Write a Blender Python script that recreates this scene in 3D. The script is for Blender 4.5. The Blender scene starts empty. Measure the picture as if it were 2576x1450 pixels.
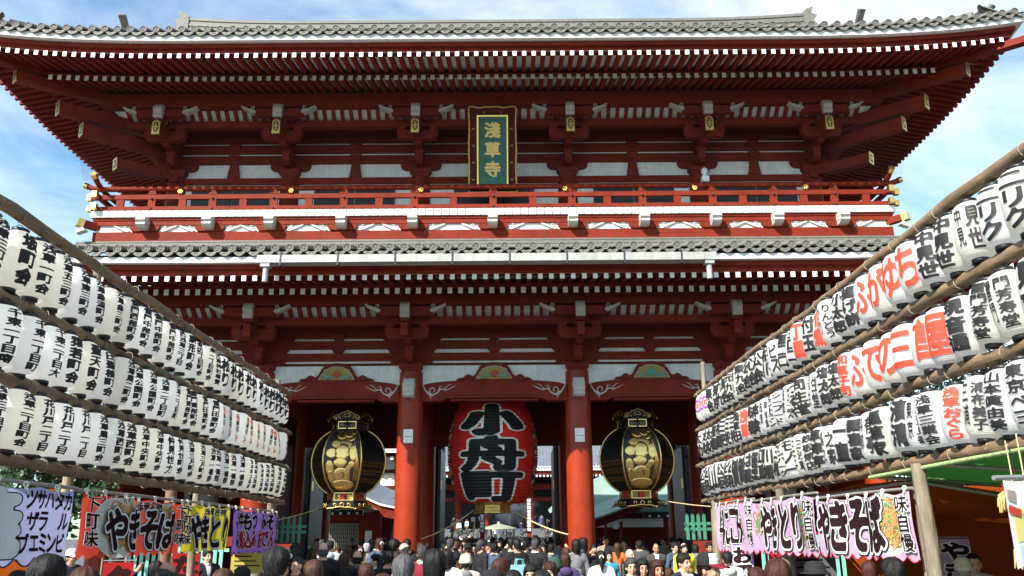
import bpy, bmesh, math, random
import numpy as np
from mathutils import Vector, Matrix
random.seed(7); RNG=np.random.default_rng(7)
SC=bpy.context.scene; COL=SC.collection
R=math.radians
# ---------------------------------------------------------------- camera
PITCH=math.atan(622/2100.)
cam=bpy.data.cameras.new('camera'); co=bpy.data.objects.new('camera',cam); COL.objects.link(co)
cam.sensor_width=36; cam.lens=36*2100/2576.; cam.clip_start=.1; cam.clip_end=4000
co.matrix_world=Matrix.Translation((.52,0,1.78))@Matrix.Rotation(math.pi/2+PITCH,4,'X')@Matrix.Rotation(R(-.43),4,'Z')
SC.camera=co
# ---------------------------------------------------------------- light
SUN_EL,SUN_AZ=R(39),R(40)      # azimuth measured from behind the camera towards its left
sd=Vector((-math.sin(SUN_AZ)*math.cos(SUN_EL),-math.cos(SUN_AZ)*math.cos(SUN_EL),math.sin(SUN_EL)))
wd=bpy.data.worlds.new('World'); SC.world=wd; wd.use_nodes=True
nt=wd.node_tree; N=nt.nodes; N.clear()
out=N.new('ShaderNodeOutputWorld'); bg=N.new('ShaderNodeBackground'); sky=N.new('ShaderNodeTexSky')
sky.sky_type='NISHITA'; sky.sun_disc=False; sky.sun_elevation=SUN_EL; sky.sun_rotation=math.pi+SUN_AZ
sky.air_density=1.0; sky.dust_density=.6; sky.ozone_density=1.6
tc=N.new('ShaderNodeTexCoord'); mp=N.new('ShaderNodeMapping'); mp.inputs['Scale'].default_value=(1,1,2.2); mp.inputs['Location'].default_value=(.35,.2,.1)
n1=N.new('ShaderNodeTexNoise'); n1.inputs['Scale'].default_value=2.6; n1.inputs['Detail'].default_value=9; n1.inputs['Roughness'].default_value=.58; n1.inputs['Distortion'].default_value=.5
cr=N.new('ShaderNodeValToRGB'); cr.color_ramp.elements[0].position=.36; cr.color_ramp.elements[1].position=.80
mx=N.new('ShaderNodeMix'); mx.data_type='RGBA'; mx.inputs['B'].default_value=(8.6,9.0,9.5,1)
L=nt.links
L.new(tc.outputs['Generated'],mp.inputs['Vector']); L.new(mp.outputs['Vector'],n1.inputs['Vector']); L.new(n1.outputs['Fac'],cr.inputs['Fac'])
L.new(cr.outputs['Color'],mx.inputs['Factor']); tn=N.new('ShaderNodeMix'); tn.data_type='RGBA'; tn.blend_type='MULTIPLY'; tn.inputs['Factor'].default_value=1; tn.inputs['B'].default_value=(.98,1.40,1.46,1); L.new(sky.outputs['Color'],tn.inputs['A']); L.new(tn.outputs['Result'],mx.inputs['A']); L.new(mx.outputs['Result'],bg.inputs['Color'])
bg.inputs['Strength'].default_value=.08; L.new(bg.outputs['Background'],out.inputs['Surface'])
sl=bpy.data.lights.new('sun','SUN'); sl.energy=5.0; sl.angle=R(.5); sl.color=(1,.94,.84)
so=bpy.data.objects.new('sun',sl); COL.objects.link(so); so.rotation_euler=(-sd).to_track_quat('-Z','Y').to_euler(); so.location=(-20,-20,40)
SC.view_settings.view_transform='Standard'; SC.view_settings.look='None'; SC.view_settings.gamma=1; SC.view_settings.exposure=1.15
SC.cycles.max_bounces=9; SC.cycles.diffuse_bounces=5; SC.cycles.transmission_bounces=6; SC.cycles.glossy_bounces=3; SC.cycles.transparent_max_bounces=8
# ---------------------------------------------------------------- materials
MT={}
def mat(name,col,rough=.6,metal=0,var=.12,vscale=6.,bump=0,bscale=40.,spec=.4,stretch=None,coords='Object',dirt=0,streak=0):
    if name in MT: return MT[name]
    m=bpy.data.materials.new(name); m.use_nodes=True; t=m.node_tree; b=t.nodes['Principled BSDF']
    b.inputs['Roughness'].default_value=rough; b.inputs['Metallic'].default_value=metal
    b.inputs['Specular IOR Level'].default_value=spec
    c=(col[0],col[1],col[2],1)
    tc=t.nodes.new('ShaderNodeTexCoord'); mp=t.nodes.new('ShaderNodeMapping'); t.links.new(tc.outputs[coords],mp.inputs['Vector'])
    if stretch: mp.inputs['Scale'].default_value=stretch
    if var>0:
        n=t.nodes.new('ShaderNodeTexNoise'); n.inputs['Scale'].default_value=vscale; n.inputs['Detail'].default_value=5; n.inputs['Roughness'].default_value=.65
        t.links.new(mp.outputs['Vector'],n.inputs['Vector'])
        r=t.nodes.new('ShaderNodeValToRGB'); r.color_ramp.elements[0].position=.3; r.color_ramp.elements[1].position=.72
        r.color_ramp.elements[0].color=tuple(max(0,x*(1-var)) for x in c[:3])+(1,); r.color_ramp.elements[1].color=tuple(min(.95,x*(1+var)) for x in c[:3])+(1,)
        t.links.new(n.outputs['Fac'],r.inputs['Fac']); src=r.outputs['Color']
        if streak>0:   # run-off stains and large faded patches, in world space
            g=t.nodes.new('ShaderNodeNewGeometry'); m2=t.nodes.new('ShaderNodeMapping'); m2.inputs['Scale'].default_value=(5,5,.7); t.links.new(g.outputs['Position'],m2.inputs['Vector'])
            n3=t.nodes.new('ShaderNodeTexNoise'); n3.inputs['Scale'].default_value=1.3; n3.inputs['Detail'].default_value=6; n3.inputs['Roughness'].default_value=.7; t.links.new(m2.outputs['Vector'],n3.inputs['Vector'])
            r3=t.nodes.new('ShaderNodeMapRange'); r3.inputs['From Min'].default_value=.38; r3.inputs['From Max'].default_value=.75; r3.inputs['To Min'].default_value=0; r3.inputs['To Max'].default_value=streak; t.links.new(n3.outputs['Fac'],r3.inputs['Value'])
            x3=t.nodes.new('ShaderNodeMix'); x3.data_type='RGBA'; x3.inputs['B'].default_value=(c[0]*.45+.03,c[1]*.45+.022,c[2]*.45+.015,1); t.links.new(r3.outputs['Result'],x3.inputs['Factor']); t.links.new(src,x3.inputs['A']); src=x3.outputs['Result']
        t.links.new(src,b.inputs['Base Color'])
        rr=t.nodes.new('ShaderNodeMapRange'); rr.inputs['To Min'].default_value=max(0,rough-.08); rr.inputs['To Max'].default_value=min(1,rough+.1)
        t.links.new(n.outputs['Fac'],rr.inputs['Value']); t.links.new(rr.outputs['Result'],b.inputs['Roughness'])
    else: b.inputs['Base Color'].default_value=c
    if bump>0:
        n2=t.nodes.new('ShaderNodeTexNoise'); n2.inputs['Scale'].default_value=bscale; n2.inputs['Detail'].default_value=4; t.links.new(mp.outputs['Vector'],n2.inputs['Vector'])
        bp=t.nodes.new('ShaderNodeBump'); bp.inputs['Strength'].default_value=bump; bp.inputs['Distance'].default_value=.02
        t.links.new(n2.outputs['Fac'],bp.inputs['Height']); t.links.new(bp.outputs['Normal'],b.inputs['Normal'])
    m.diffuse_color=c; MT[name]=m; return m
RED=mat('vermilion_paint',(.185,.020,.009),.55,0,.30,2.2,.25,20,.08,streak=.75)
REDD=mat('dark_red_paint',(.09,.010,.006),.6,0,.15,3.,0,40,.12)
REDC=mat('column_lacquer',(.27,.026,.006),.36,0,.22,1.6,.10,9,.2,streak=.5)
WHITE=mat('white_paint',(.76,.75,.71),.55,0,.08,8.,streak=.35)
PLAS=mat('white_plaster',(.76,.77,.76),.8,0,.10,5.,streak=.35)
TILE=mat('roof_tile',(.155,.150,.134),.6,0,.38,4.,.25,25,.3,streak=.6)
TILED=mat('roof_tile_dark',(.045,.045,.05),.7,0,.2,5.)
GOLD=mat('gold_leaf',(.83,.55,.16),.3,1,.12,9.,.1,30)
BLK=mat('black_lacquer',(.012,.012,.013),.4,0,.2,10.)
IRON=mat('dark_iron',(.05,.05,.055),.5,.6,.2,10.)
STONE=mat('pale_stone',(.24,.24,.235),.8,0,.15,4.,.2,20)
VERD=mat('verdigris_board',(.028,.125,.095),.5,0,.2,5.,.1,20)
GUT=mat('gutter_metal',(.36,.36,.34),.45,.1,.15,2.,streak=.6)
GREENP=mat('mint_green_paint',(.17,.50,.36),.5,0,.1,5.)
GILT=mat('gilt_characters',(.62,.42,.14),.42,.7,.12,9.)
# ---------------------------------------------------------------- mesh helper
class MB:
    def __init__(s): s.v=[]; s.f=[]; s.m=[]; s.sm=[]
    def add(s,vs,fs,m=0,smooth=False):
        o=len(s.v); s.v.extend([tuple(x) for x in vs])
        for f in fs: s.f.append(tuple(i+o for i in f)); s.m.append(m); s.sm.append(smooth)
        return s
    def box(s,x0,x1,y0,y1,z0,z1,m=0):
        return s.add([(x0,y0,z0),(x1,y0,z0),(x1,y1,z0),(x0,y1,z0),(x0,y0,z1),(x1,y0,z1),(x1,y1,z1),(x0,y1,z1)],
            [(0,3,2,1),(4,5,6,7),(0,1,5,4),(1,2,6,5),(2,3,7,6),(3,0,4,7)],m)
    def cbox(s,c,sz,m=0,M=None):
        x,y,z=[a/2 for a in sz]; vs=[Vector(p) for p in [(-x,-y,-z),(x,-y,-z),(x,y,-z),(-x,y,-z),(-x,-y,z),(x,-y,z),(x,y,z),(-x,y,z)]]
        if M is not None: vs=[M@v for v in vs]
        c=Vector(c); return s.add([v+c for v in vs],[(0,3,2,1),(4,5,6,7),(0,1,5,4),(1,2,6,5),(2,3,7,6),(3,0,4,7)],m)
    def bar(s,a,b,w,h,m=0,up=(0,0,1)):
        a=Vector(a);b=Vector(b);d=(b-a).normalized();up=Vector(up);sx=d.cross(up)
        if sx.length<1e-4: sx=d.cross(Vector((1,0,0)))
        sx.normalize();uz=sx.cross(d).normalized(); vs=[]
        for p in(a,b):
            for i,j in((-1,-1),(1,-1),(1,1),(-1,1)): vs.append(p+sx*(i*w/2)+uz*(j*h/2))
        return s.add(vs,[(0,1,2,3),(7,6,5,4),(0,4,5,1),(1,5,6,2),(2,6,7,3),(3,7,4,0)],m)
    def prism(s,poly,axis,lo,hi,m=0,mcap=None,smooth=False):
        # poly: 2d points (counter-clockwise); axis 'x': (y,z)  'y': (x,z)  'z': (x,y)
        def pt(p,h): return {'x':(h,p[0],p[1]),'y':(p[0],h,p[1]),'z':(p[0],p[1],h)}[axis]
        n=len(poly); vs=[pt(p,lo) for p in poly]+[pt(p,hi) for p in poly]
        s.add(vs,[(i,(i+1)%n,(i+1)%n+n,i+n) for i in range(n)],m,smooth)
        s.add(vs,[tuple(range(n))[::-1],tuple(range(n,2*n))],m if mcap is None else mcap)
        return s
    def rings(s,rs,m=0,smooth=True,closed=True,caps=True):
        n=len(rs[0]); vs=[p for r in rs for p in r]; fs=[]
        for k in range(len(rs)-1):
            for i in range(n if closed else n-1):
                j=(i+1)%n; fs.append((k*n+i,k*n+j,(k+1)*n+j,(k+1)*n+i))
        s.add(vs,fs,m,smooth)
        if caps and closed: s.add(rs[0],[tuple(range(n))[::-1]],m); s.add(rs[-1],[tuple(range(n))],m)
        return s
    def lathe(s,prof,n=16,c=(0,0,0),m=0,smooth=True,caps=True,ph=0):
        return s.rings([[(c[0]+r*math.cos(ph+2*math.pi*i/n),c[1]+r*math.sin(ph+2*math.pi*i/n),c[2]+z) for i in range(n)] for r,z in prof],m,smooth,True,caps)
    def tube(s,pts,rad,n=8,m=0,caps=True,smooth=True):
        pts=[Vector(p) for p in pts]; k=len(pts); rad=[rad]*k if not hasattr(rad,'__len__') else rad; rs=[]; up=None
        for i,p in enumerate(pts):
            d=(pts[min(i+1,k-1)]-pts[max(i-1,0)]).normalized()
            if up is None: up=Vector((0,0,1)) if abs(d.z)<.9 else Vector((1,0,0))
            a=d.cross(up).normalized(); b=a.cross(d).normalized(); up=b
            rs.append([p+a*(rad[i]*math.cos(2*math.pi*j/n))+b*(rad[i]*math.sin(2*math.pi*j/n)) for j in range(n)])
        return s.rings(rs,m,smooth,True,caps)
    def ell(s,c,r,n=12,k=8,m=0,M=None):
        rs=[]; c=Vector(c)
        for i in range(1,k):
            t=math.pi*i/k; ring=[]
            for j in range(n):
                v=Vector((r[0]*math.sin(t)*math.cos(2*math.pi*j/n),r[1]*math.sin(t)*math.sin(2*math.pi*j/n),-r[2]*math.cos(t)))
                if M is not None: v=M@v
                ring.append(c+v)
            rs.append(ring)
        s.rings(rs,m,True,True,False)
        b=Vector((0,0,-r[2])); t=Vector((0,0,r[2]))
        if M is not None: b=M@b; t=M@t
        s.add(rs[0]+[c+b],[(j,n,(j+1)%n)[::1] for j in range(n)],m,True); s.add(rs[-1]+[c+t],[(j,(j+1)%n,n) for j in range(n)],m,True)
        return s
    def mesh(s,name,mats,sharp=None):
        me=bpy.data.meshes.new(name); me.from_pydata(s.v,[],s.f)
        for m in (mats if isinstance(mats,(list,tuple)) else [mats]): me.materials.append(m)
        me.polygons.foreach_set('material_index',s.m); me.polygons.foreach_set('use_smooth',s.sm); me.update()
        return me
WL={}
def wloc(o):
    return WL.get(o.name,Vector((0,0,0)))
def obj(name,me,parent=None,loc=(0,0,0),rot=None,scale=None):
    """world placed object; parents of these are never rotated"""
    o=bpy.data.objects.new(name,me); COL.objects.link(o); loc=Vector(loc); WL[o.name]=loc
    o.location=loc-(wloc(parent) if parent else Vector((0,0,0)))
    if rot is not None: o.rotation_euler=rot
    if scale is not None: o.scale=scale
    if parent: o.parent=parent
    return o
def lobj(name,me,parent,loc=(0,0,0),rot=None,scale=None):
    """object placed in its parent's own space"""
    o=bpy.data.objects.new(name,me); COL.objects.link(o); o.location=loc
    if rot is not None: o.rotation_euler=rot
    if scale is not None: o.scale=scale
    o.parent=parent; return o
def tag(o,label,cat,group=None,kind=None):
    if label: o['label']=label
    if cat: o['category']=cat
    if group: o['group']=group
    if kind: o['kind']=kind
    return o
def thing(name,label,cat,loc=(0,0,0),rz=0,group=None):
    o=bpy.data.objects.new(name,None); COL.objects.link(o); o.location=loc; o.rotation_euler=(0,0,rz); o.empty_display_size=.2
    WL[o.name]=Vector(loc); return tag(o,label,cat,group)
def M1(fn,mats,name='m'):
    b=MB(); fn(b); return b.mesh(name,mats)
# ---------------------------------------------------------------- writing: glyph outlines as bold grids
_T=bpy.data.curves.new('glyph','FONT'); _TO=bpy.data.objects.new('glyph',_T); COL.objects.link(_TO)
_SDF={}; GN=64
def glyph_sdf(ch):
    if ch in _SDF: return _SDF[ch]
    _T.body=ch; bpy.context.view_layer.update()
    me=bpy.data.meshes.new_from_object(_TO.evaluated_get(bpy.context.evaluated_depsgraph_get()))
    v=np.array([x.co[:2] for x in me.vertices]) if len(me.vertices) else np.zeros((0,2))
    me.calc_loop_triangles(); tri=[tuple(t.vertices) for t in me.loop_triangles]; bpy.data.meshes.remove(me)
    img=np.zeros((GN,GN),bool)
    if len(v):
        lo=v.min(0); hi=v.max(0); c=(lo+hi)/2; sz=max(hi-lo); cjk=ord(ch)>0x2000
        ref=max(sz,.62) if cjk else sz
        q=(v-c)/ref*.70+.5           # margin left for bold growth
        g=(np.arange(GN)+.5)/GN; X,Y=np.meshgrid(g,g)
        for a,b,d in tri:
            A,B,D=q[a],q[b],q[d]; x0,x1=min(A[0],B[0],D[0]),max(A[0],B[0],D[0]); y0,y1=min(A[1],B[1],D[1]),max(A[1],B[1],D[1])
            i0,i1=max(0,int(x0*GN)-1),min(GN,int(x1*GN)+2); j0,j1=max(0,int(y0*GN)-1),min(GN,int(y1*GN)+2)
            x=X[j0:j1,i0:i1]; y=Y[j0:j1,i0:i1]
            e=lambda P,Q:(Q[0]-P[0])*(y-P[1])-(Q[1]-P[1])*(x-P[0])
            e1,e2,e3=e(A,B),e(B,D),e(D,A)
            img[j0:j1,i0:i1]|=((e1>=0)&(e2>=0)&(e3>=0))|((e1<=0)&(e2<=0)&(e3<=0))
    def dist(mask):
        pts=np.argwhere(mask)
        if len(pts)==0: return np.full((GN,GN),9.)
        gy,gx=np.mgrid[0:GN,0:GN]; out=np.full((GN,GN),1e9)
        for k in range(0,len(pts),256):
            p=pts[k:k+256]; out=np.minimum(out,((gy[...,None]-p[:,0])**2+(gx[...,None]-p[:,1])**2).min(-1))
        return np.sqrt(out)
    pad=np.pad(img,1); inner=img&pad[:-2,1:-1]&pad[2:,1:-1]&pad[1:-1,:-2]&pad[1:-1,2:]
    edge=img&~inner
    d=dist(edge)/GN; s=np.where(img,-d-.006,d-.006)   # negative inside
    _SDF[ch]=s; return s
_GM={}
def glyph(ch,bold=.03,n=30):
    """(verts 0..1 square, polygons) of a character thickened by bold"""
    k=(ch,round(bold,3),n)
    if k in _GM: return _GM[k]
    s=glyph_sdf(ch); g=np.linspace(0,1,n+1); ix=g*GN-.5
    i0=np.clip(np.floor(ix).astype(int),0,GN-2); t=np.clip(ix-i0,0,1)
    a=s[:,i0]*(1-t)+s[:,i0+1]*t; f=(a[i0]*(1-t)[:,None]+a[i0+1]*t[:,None])-bold
    f[0,:]=f[-1,:]=f[:,0]=f[:,-1]=1
    vs=[];idx={};fs=[]
    def V(key,x,y):
        if key not in idx: idx[key]=len(vs); vs.append((x,y))
        return idx[key]
    for j in range(n):
        for i in range(n):
            c=[(i,j),(i+1,j),(i+1,j+1),(i,j+1)]; val=[f[q[1],q[0]] for q in c]
            if min(val)>=0: continue
            poly=[]
            for q in range(4):
                A,B=c[q],c[(q+1)%4]; va,vb=val[q],val[(q+1)%4]
                if va<0: poly.append(V(A,g[A[0]],g[A[1]]))
                if (va<0)!=(vb<0):
                    w=va/(va-vb); lo,hi=(A,B) if A<B else (B,A)
                    poly.append(V((lo,hi),g[A[0]]+(g[B[0]]-g[A[0]])*w,g[A[1]]+(g[B[1]]-g[A[1]])*w))
            if len(poly)>=3: fs.append(tuple(poly))
    _GM[k]=(vs,fs); return _GM[k]
def flat_text(mb,text,x0,y0,w,h,fn,bold=.03,n=26,m=0,vert=True,cw=1.25):
    """lay characters in a column (vert) or row inside the box; fn maps (x,y) to 3d"""
    k=len(text)
    for i,ch in enumerate(text):
        if ch==' ': continue
        vs,fs=glyph(ch,bold,n)
        if vert: cx,cy,sw,sh=x0,y0+h-(i+1)*h/k,w,h/k
        else: cx,cy,sw,sh=x0+i*w/k,y0,w/k,h
        e=(cw-1)/2
        mb.add([fn(cx+sw*(-e+x*cw),cy+sh*(-e+y*cw)) for x,y in vs],fs,m)
# ================================================================ ground
def ground():
    GR=mat('stone_paving',(.085,.084,.082),.85,0,.2,1.5,.2,15)
    b=MB(); n=24
    b.add([(-900,-60,0),(900,-60,0),(900,1800,0),(-900,1800,0)],[(0,1,2,3)])
    tag(obj('ground',b.mesh('ground',GR)),'pale grey paved temple ground',None,kind='structure')
    PS=mat('granite_slab',(.105,.103,.10),.8,0,.2,2.,.2,18); sh=M1(lambda b:b.box(-.44,.44,-.29,.29,0,.012),PS)
    base=obj('pavement',M1(lambda b:b.add([(-3.1,2,.004),(3.1,2,.004),(3.1,22.2,.004),(-3.1,22.2,.004)],[(0,1,2,3)]),GR)); tag(base,'stone slab walkway leading up to the gate',None,kind='structure')
    for i in range(7):
        for j in range(32): obj('stone_slab',sh,base,((i-3)*.9+(.0 if j%2 else .02),2.6+j*.6,.006))
ground()
# ================================================================ the gate
LX=[2.335,6.5,10.5]; UX=[2.24,6.24,9.7]; LY,UY,CYG=23.3,23.6,27.3
G=thing('temple_gate','two storey vermilion temple gate with grey tiled roofs and white rafter ends','gate',(0,CYG,0))
def gp(name,fn,mats,parent=None,label=None):
    o=obj(name,M1(fn,mats,name),parent or G)
    if label: o['label']=label
    return o
def lift(t,h,a,s): return a*(max(0.,abs(t)-s)/(h-s))**3
class Eave:
    def __init__(s,hx,yf,zoff,edge,pitch,fly,base,la):
        s.hx,s.yf,s.edge,s.pitch,s.fly,s.base,s.la=hx,yf,edge,pitch,fly,base,la; s.hy=CYG-yf
    def lf(s,t,side):
        h=(s.hx if side in'FB' else s.hy)+s.edge
        return lift(t,h,s.la,7. if side in 'FB' else max(1.2,h-7.3))
    def pt(s,side,t,d,z):
        z=z+s.lf(t,side)*min(1,max(0,(d+.2)/s.edge))**1.5
        if side=='F': return (t,s.yf-d,z)
        if side=='B': return (-t,2*CYG-s.yf+d,z)
        if side=='R': return (s.hx+d,CYG+t,z)
        return (-(s.hx+d),CYG-t,z)
    def half(s,side,d): return (s.hx if side in 'FB' else s.hy)+d
    def strip(s,mb,side,d0,d1,z0,z1,m=0,n=48,z0b=None,z1b=None):
        """beam between depths d0<d1; z at outer, zb at inner"""
        z0b=z0 if z0b is None else z0b; z1b=z1 if z1b is None else z1b; rs=[]
        for k in range(n+1):
            q=-1+2*k/n
            ro=s.half(side,d1)*q; ri=s.half(side,d0)*q
            rs.append([s.pt(side,ro,d1,z0),s.pt(side,ri,d0,z0b),s.pt(side,ri,d0,z1b),s.pt(side,ro,d1,z1)])
        mb.rings(rs,m,False)
    def sheet(s,mb,side,d0,d1,z0,z1,m=0,n=48,k2=1):
        vs=[];fs=[]
        for j in range(k2+1):
            d=d0+(d1-d0)*j/k2
            for k in range(n+1):
                vs.append(s.pt(side,s.half(side,d)*(-1+2*k/n),d,z0(d) if callable(z0) else z0+(z1-z0)*j/k2))
        for j in range(k2):
            for k in range(n): a=j*(n+1)+k; fs.append((a,a+1,a+n+2,a+n+1))
        mb.add(vs,fs,m)
UE=Eave(9.7,UY,0,4.5,.2535,dict(d=4.2,di=2.6,z=13.93,sl=.20,w=.108,h=.135),dict(d=3.0,di=.15,z=13.94,sl=.28,w=.118,h=.15),.42)
LE=Eave(10.5,LY,0,3.9,.2715,dict(d=3.6,di=2.3,z=7.85,sl=.20,w=.112,h=.135),dict(d=2.6,di=.15,z=7.78,sl=.24,w=.122,h=.16),.36)
def eaves(E,nm,dz,white,tilez,full):
    fl,ba=E.fly,E.base
    zf=lambda d:fl['z']+(fl['d']-d)*fl['sl']; zb=lambda d:ba['z']+(ba['d']-d)*ba['sl']
    root=gp(nm,lambda b:[ (E.sheet(b,s,fl['di'],fl['d'],lambda d:zf(d)+fl['h']+.004,0,0,48,2),E.sheet(b,s,.1,ba['d']-.05,lambda d:zb(d)+ba['h']+.004,0,0,48,2)) for s in 'FRLB'],PLAS)
    for s in 'FRLB':
        gp('eave_support_board',lambda b:E.strip(b,s,ba['d']-.16,ba['d']-.03,ba['z']+ba['h']+.008,zf(ba['d'])-.004),RED,root)
        gp('eave_fascia',lambda b:E.strip(b,s,fl['d']-.25,fl['d']-.06,fl['z']+fl['h']+.008,white[0]-.01),RED,root)
        gp('eave_fascia_step',lambda b:E.strip(b,s,fl['d']-.25,fl['d']+.06,white[0]-.115,white[0]-.004),RED,root)
        gp('white_eave_board',lambda b:E.strip(b,s,fl['d']-.22,fl['d']+.22,white[0],white[1]),WHITE,root)
        gp('tile_bedding',lambda b:E.strip(b,s,fl['d']-.2,fl['d']+.12,white[1]+.004,tilez-.06),TILED,root)
    def rmesh(r,d0,d1,z): # local x, origin at outer end underside
        L=d1-d0
        def f(b):
            b.add([(-r['w']/2,0,0),(r['w']/2,0,0),(r['w']/2,0,r['h']),(-r['w']/2,0,r['h'])],[(0,1,2,3)],1)
            b.add([(-r['w']/2,0,0),(r['w']/2,0,0),(r['w']/2,0,r['h']),(-r['w']/2,0,r['h']),
                   (-r['w']/2,L,r['sl']*L),(r['w']/2,L,r['sl']*L),(r['w']/2,L,r['sl']*L+r['h']),(-r['w']/2,L,r['sl']*L+r['h'])],
                  [(0,4,5,1),(1,5,6,2),(2,6,7,3),(3,7,4,0),(4,7,6,5)],0)
        return M1(f,[RED,WHITE])
    for r,name in((fl,'flying_rafter'),(ba,'base_rafter')):
        std=rmesh(r,r['di'],r['d'],0)
        for side in ('F','R','L') if full else ('F',):
            hw=E.half(side,r['d'])-.16; n=int(hw*2/E.pitch); t0=-(n-1)/2*E.pitch
            for i in range(n):
                t=t0+i*E.pitch; inner=max(r['di'],abs(t)-E.half(side,0)+.12)
                if side!='F' and t*(1 if side=='R' else -1)>1.5 and not full: continue
                me=std if inner<=r['di']+1e-6 else rmesh(r,inner,r['d'],0)
                p=E.pt(side,t,r['d'],r['z'])
                obj(name,me,root,p,(0,0,{'F':0,'R':math.pi/2,'L':-math.pi/2}[side]))
    return root
UEO=eaves(UE,'upper_eaves',0,(14.32,14.475),14.56,True)
LEO=eaves(LE,'lower_eaves',0,(8.265,8.40),8.54,False)
# hip rafters on the four corners
def hips(E,root,ends,w):
    for sx in(-1,1):
        for sy in(0,1):
            for k,(d,z,din,zin,h,gold) in enumerate(ends):
                if sy and k>0: continue
                def P(dd,zz): return (sx*(E.hx+dd),(E.yf-dd) if sy==0 else 2*CYG-E.yf+dd,zz)
                o=gp('hip_rafter',lambda b:b.bar(P(din,zin),P(d,z),w,h),RED,root)
                if gold:
                    dr=Vector(P(d,z))-Vector(P(din,zin)); dr.normalize()
                    obj('gilt_end_plate',M1(lambda b:(b.bar(Vector(P(d,z))-dr*.012,Vector(P(d,z))+dr*.015,w+.03,h+.04,0),b.bar(Vector(P(d,z))+dr*.014,Vector(P(d,z))+dr*.019,w*.62,h*.75,1),b.bar(Vector(P(d,z))+dr*.018,Vector(P(d,z))+dr*.024,w*.3,h*.42,0)),[GOLD,BLK]),o)
hips(UE,UEO,[(4.40,14.16,1.0,14.50,.18,1),(3.35,13.92,.2,14.35,.30,1),(2.53,13.4,.2,13.62,.36,1),(2.05,12.97,.2,13.05,.36,1),(1.32,12.24,.2,12.36,.3,1)],.26)
hips(LE,LEO,[(3.85,8.10,1.0,8.45,.24,1),(2.9,7.80,.2,8.2,.30,1)],.26)
# ---------------------------------------------------------------- roofs
def manji(b,r,m=0,y=0.,z=0.):
    w=r*.14; q=r*.55
    def rect(x0,x1,z0,z1): b.box(x0,x1,y-.012,y,z+z0,z+z1,m)
    rect(-w/2,w/2,-q,q); rect(-q,-w/2-.0005,-w/2,w/2); rect(w/2+.0005,q,-w/2,w/2)
    rect(-q,-q+w,w/2+.0005,q) ; rect(q-w,q,-q,-w/2-.0005); rect(w/2+.0005,q,q-w,q); rect(-q,-w/2-.0005,-q,-q+w)
def eave_tile(r,pitch,slope,L):
    def f(b):
        n=14; rs=[]
        for (rr,y) in((r*.80,-.001),(r*.80,-.02),(r*.98,-.022),(r,-.01),(r,.03)):
            rs.append([(rr*math.cos(2*math.pi*i/n),y,rr*math.sin(2*math.pi*i/n)) for i in range(n)])
        b.rings(rs[::-1],0,False,True,False); b.add(rs[0],[tuple(range(n))],1)
        manji(b,r*.95,0,-.001)
        q=8; a=[[(r*.93*math.cos(math.pi*i/q),y,r*.93*math.sin(math.pi*i/q)+y*slope) for i in range(q+1)] for y in(.02,L)]
        b.rings(a[::-1],0,True,False)
        # pan tile with a hanging lip between two barrels
        g=8; up=[];lo=[];bk=[];lb=[]
        for i in range(g+1):
            u=i/g; x=u*pitch; s=math.sin(math.pi*u); zz=-r*.25-s*r*.75
            up.append((x,.0,zz)); lo.append((x,.0,zz-r*(.5+.42*s))); bk.append((x,L,zz+L*slope+r*.1)); lb.append((x,.05,zz-r*(.5+.42*s)))
        b.rings([lo,up],0,True,False); b.rings([up,bk],0,True,False); b.rings([lb,lo],1,True,False)
        b.add([(pitch*.3,-.006,-r*1.28),(pitch*.7,-.006,-r*1.28),(pitch*.62,-.006,-r*1.12),(pitch*.38,-.006,-r*1.12)],[(0,1,2,3)],0)
    return M1(f,[TILE,mat('roof_tile_shade',(.13,.127,.115),.6,0,.2,6.)],'eave_tile')
def roof(E,name,prof,tilez,r,pitch,slope):
    """prof(d)->z of the tile bed"""
    W=lambda side,d:E.half(side,d)
    root=gp(name,lambda b:[E.sheet(b,s,E.lim[s],E.edge-.02,prof,0,0,40,10) for s in 'FRLB'],TILE)
    me=eave_tile(r,pitch,slope,1.0)
    hw=E.half('F',E.edge)-.1; n=int(hw*2/pitch); t0=-(n-1)/2*pitch
    for i in range(n):
        t=t0+i*pitch; p=E.pt('F',t,E.edge,tilez); a=math.atan((E.lf(t+.1,'F')-E.lf(t-.1,'F'))/.2)
        obj('eave_tile',me,root,p,(0,-a,0))
    # side and back edges: one joined run
    b=MB(); v=np.array([x.co for x in me.vertices]); ps=[tuple(p.vertices) for p in me.polygons]; ms=[p.material_index for p in me.polygons]
    for side,rz in(('R',math.pi/2),('L',-math.pi/2)):
        hw=E.half(side,E.edge)-.1; n=int(hw*2/pitch)
        c,s_=math.cos(rz),math.sin(rz); vv=np.stack([v[:,0]*c-v[:,1]*s_,v[:,0]*s_+v[:,1]*c,v[:,2]],1)
        for i in range(n):
            p=np.array(E.pt(side,-(n-1)/2*pitch+i*pitch,E.edge,tilez)); o=len(b.v); b.v.extend(map(tuple,vv+p))
            for f,m in zip(ps,ms): b.f.append(tuple(k+o for k in f)); b.m.append(m); b.sm.append(True)
    o=obj('side_eave_tiles',b.mesh('side_eave_tiles',list(me.materials)),root); o['kind']='stuff'
    return root
UE.lim=dict(F=-3.7,B=-3.7,R=1.75,L=1.75); LE.lim=dict(F=1.0,B=1.0,R=1.0,L=1.0)
def uprof(d): u=(4.5-d)/8.2; return 14.55+5.0*(.55*u+.45*u*u)
def lprof(d): u=(3.9-d)/2.9; return 8.55+.95*(.8*u+.2*u*u)
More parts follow.
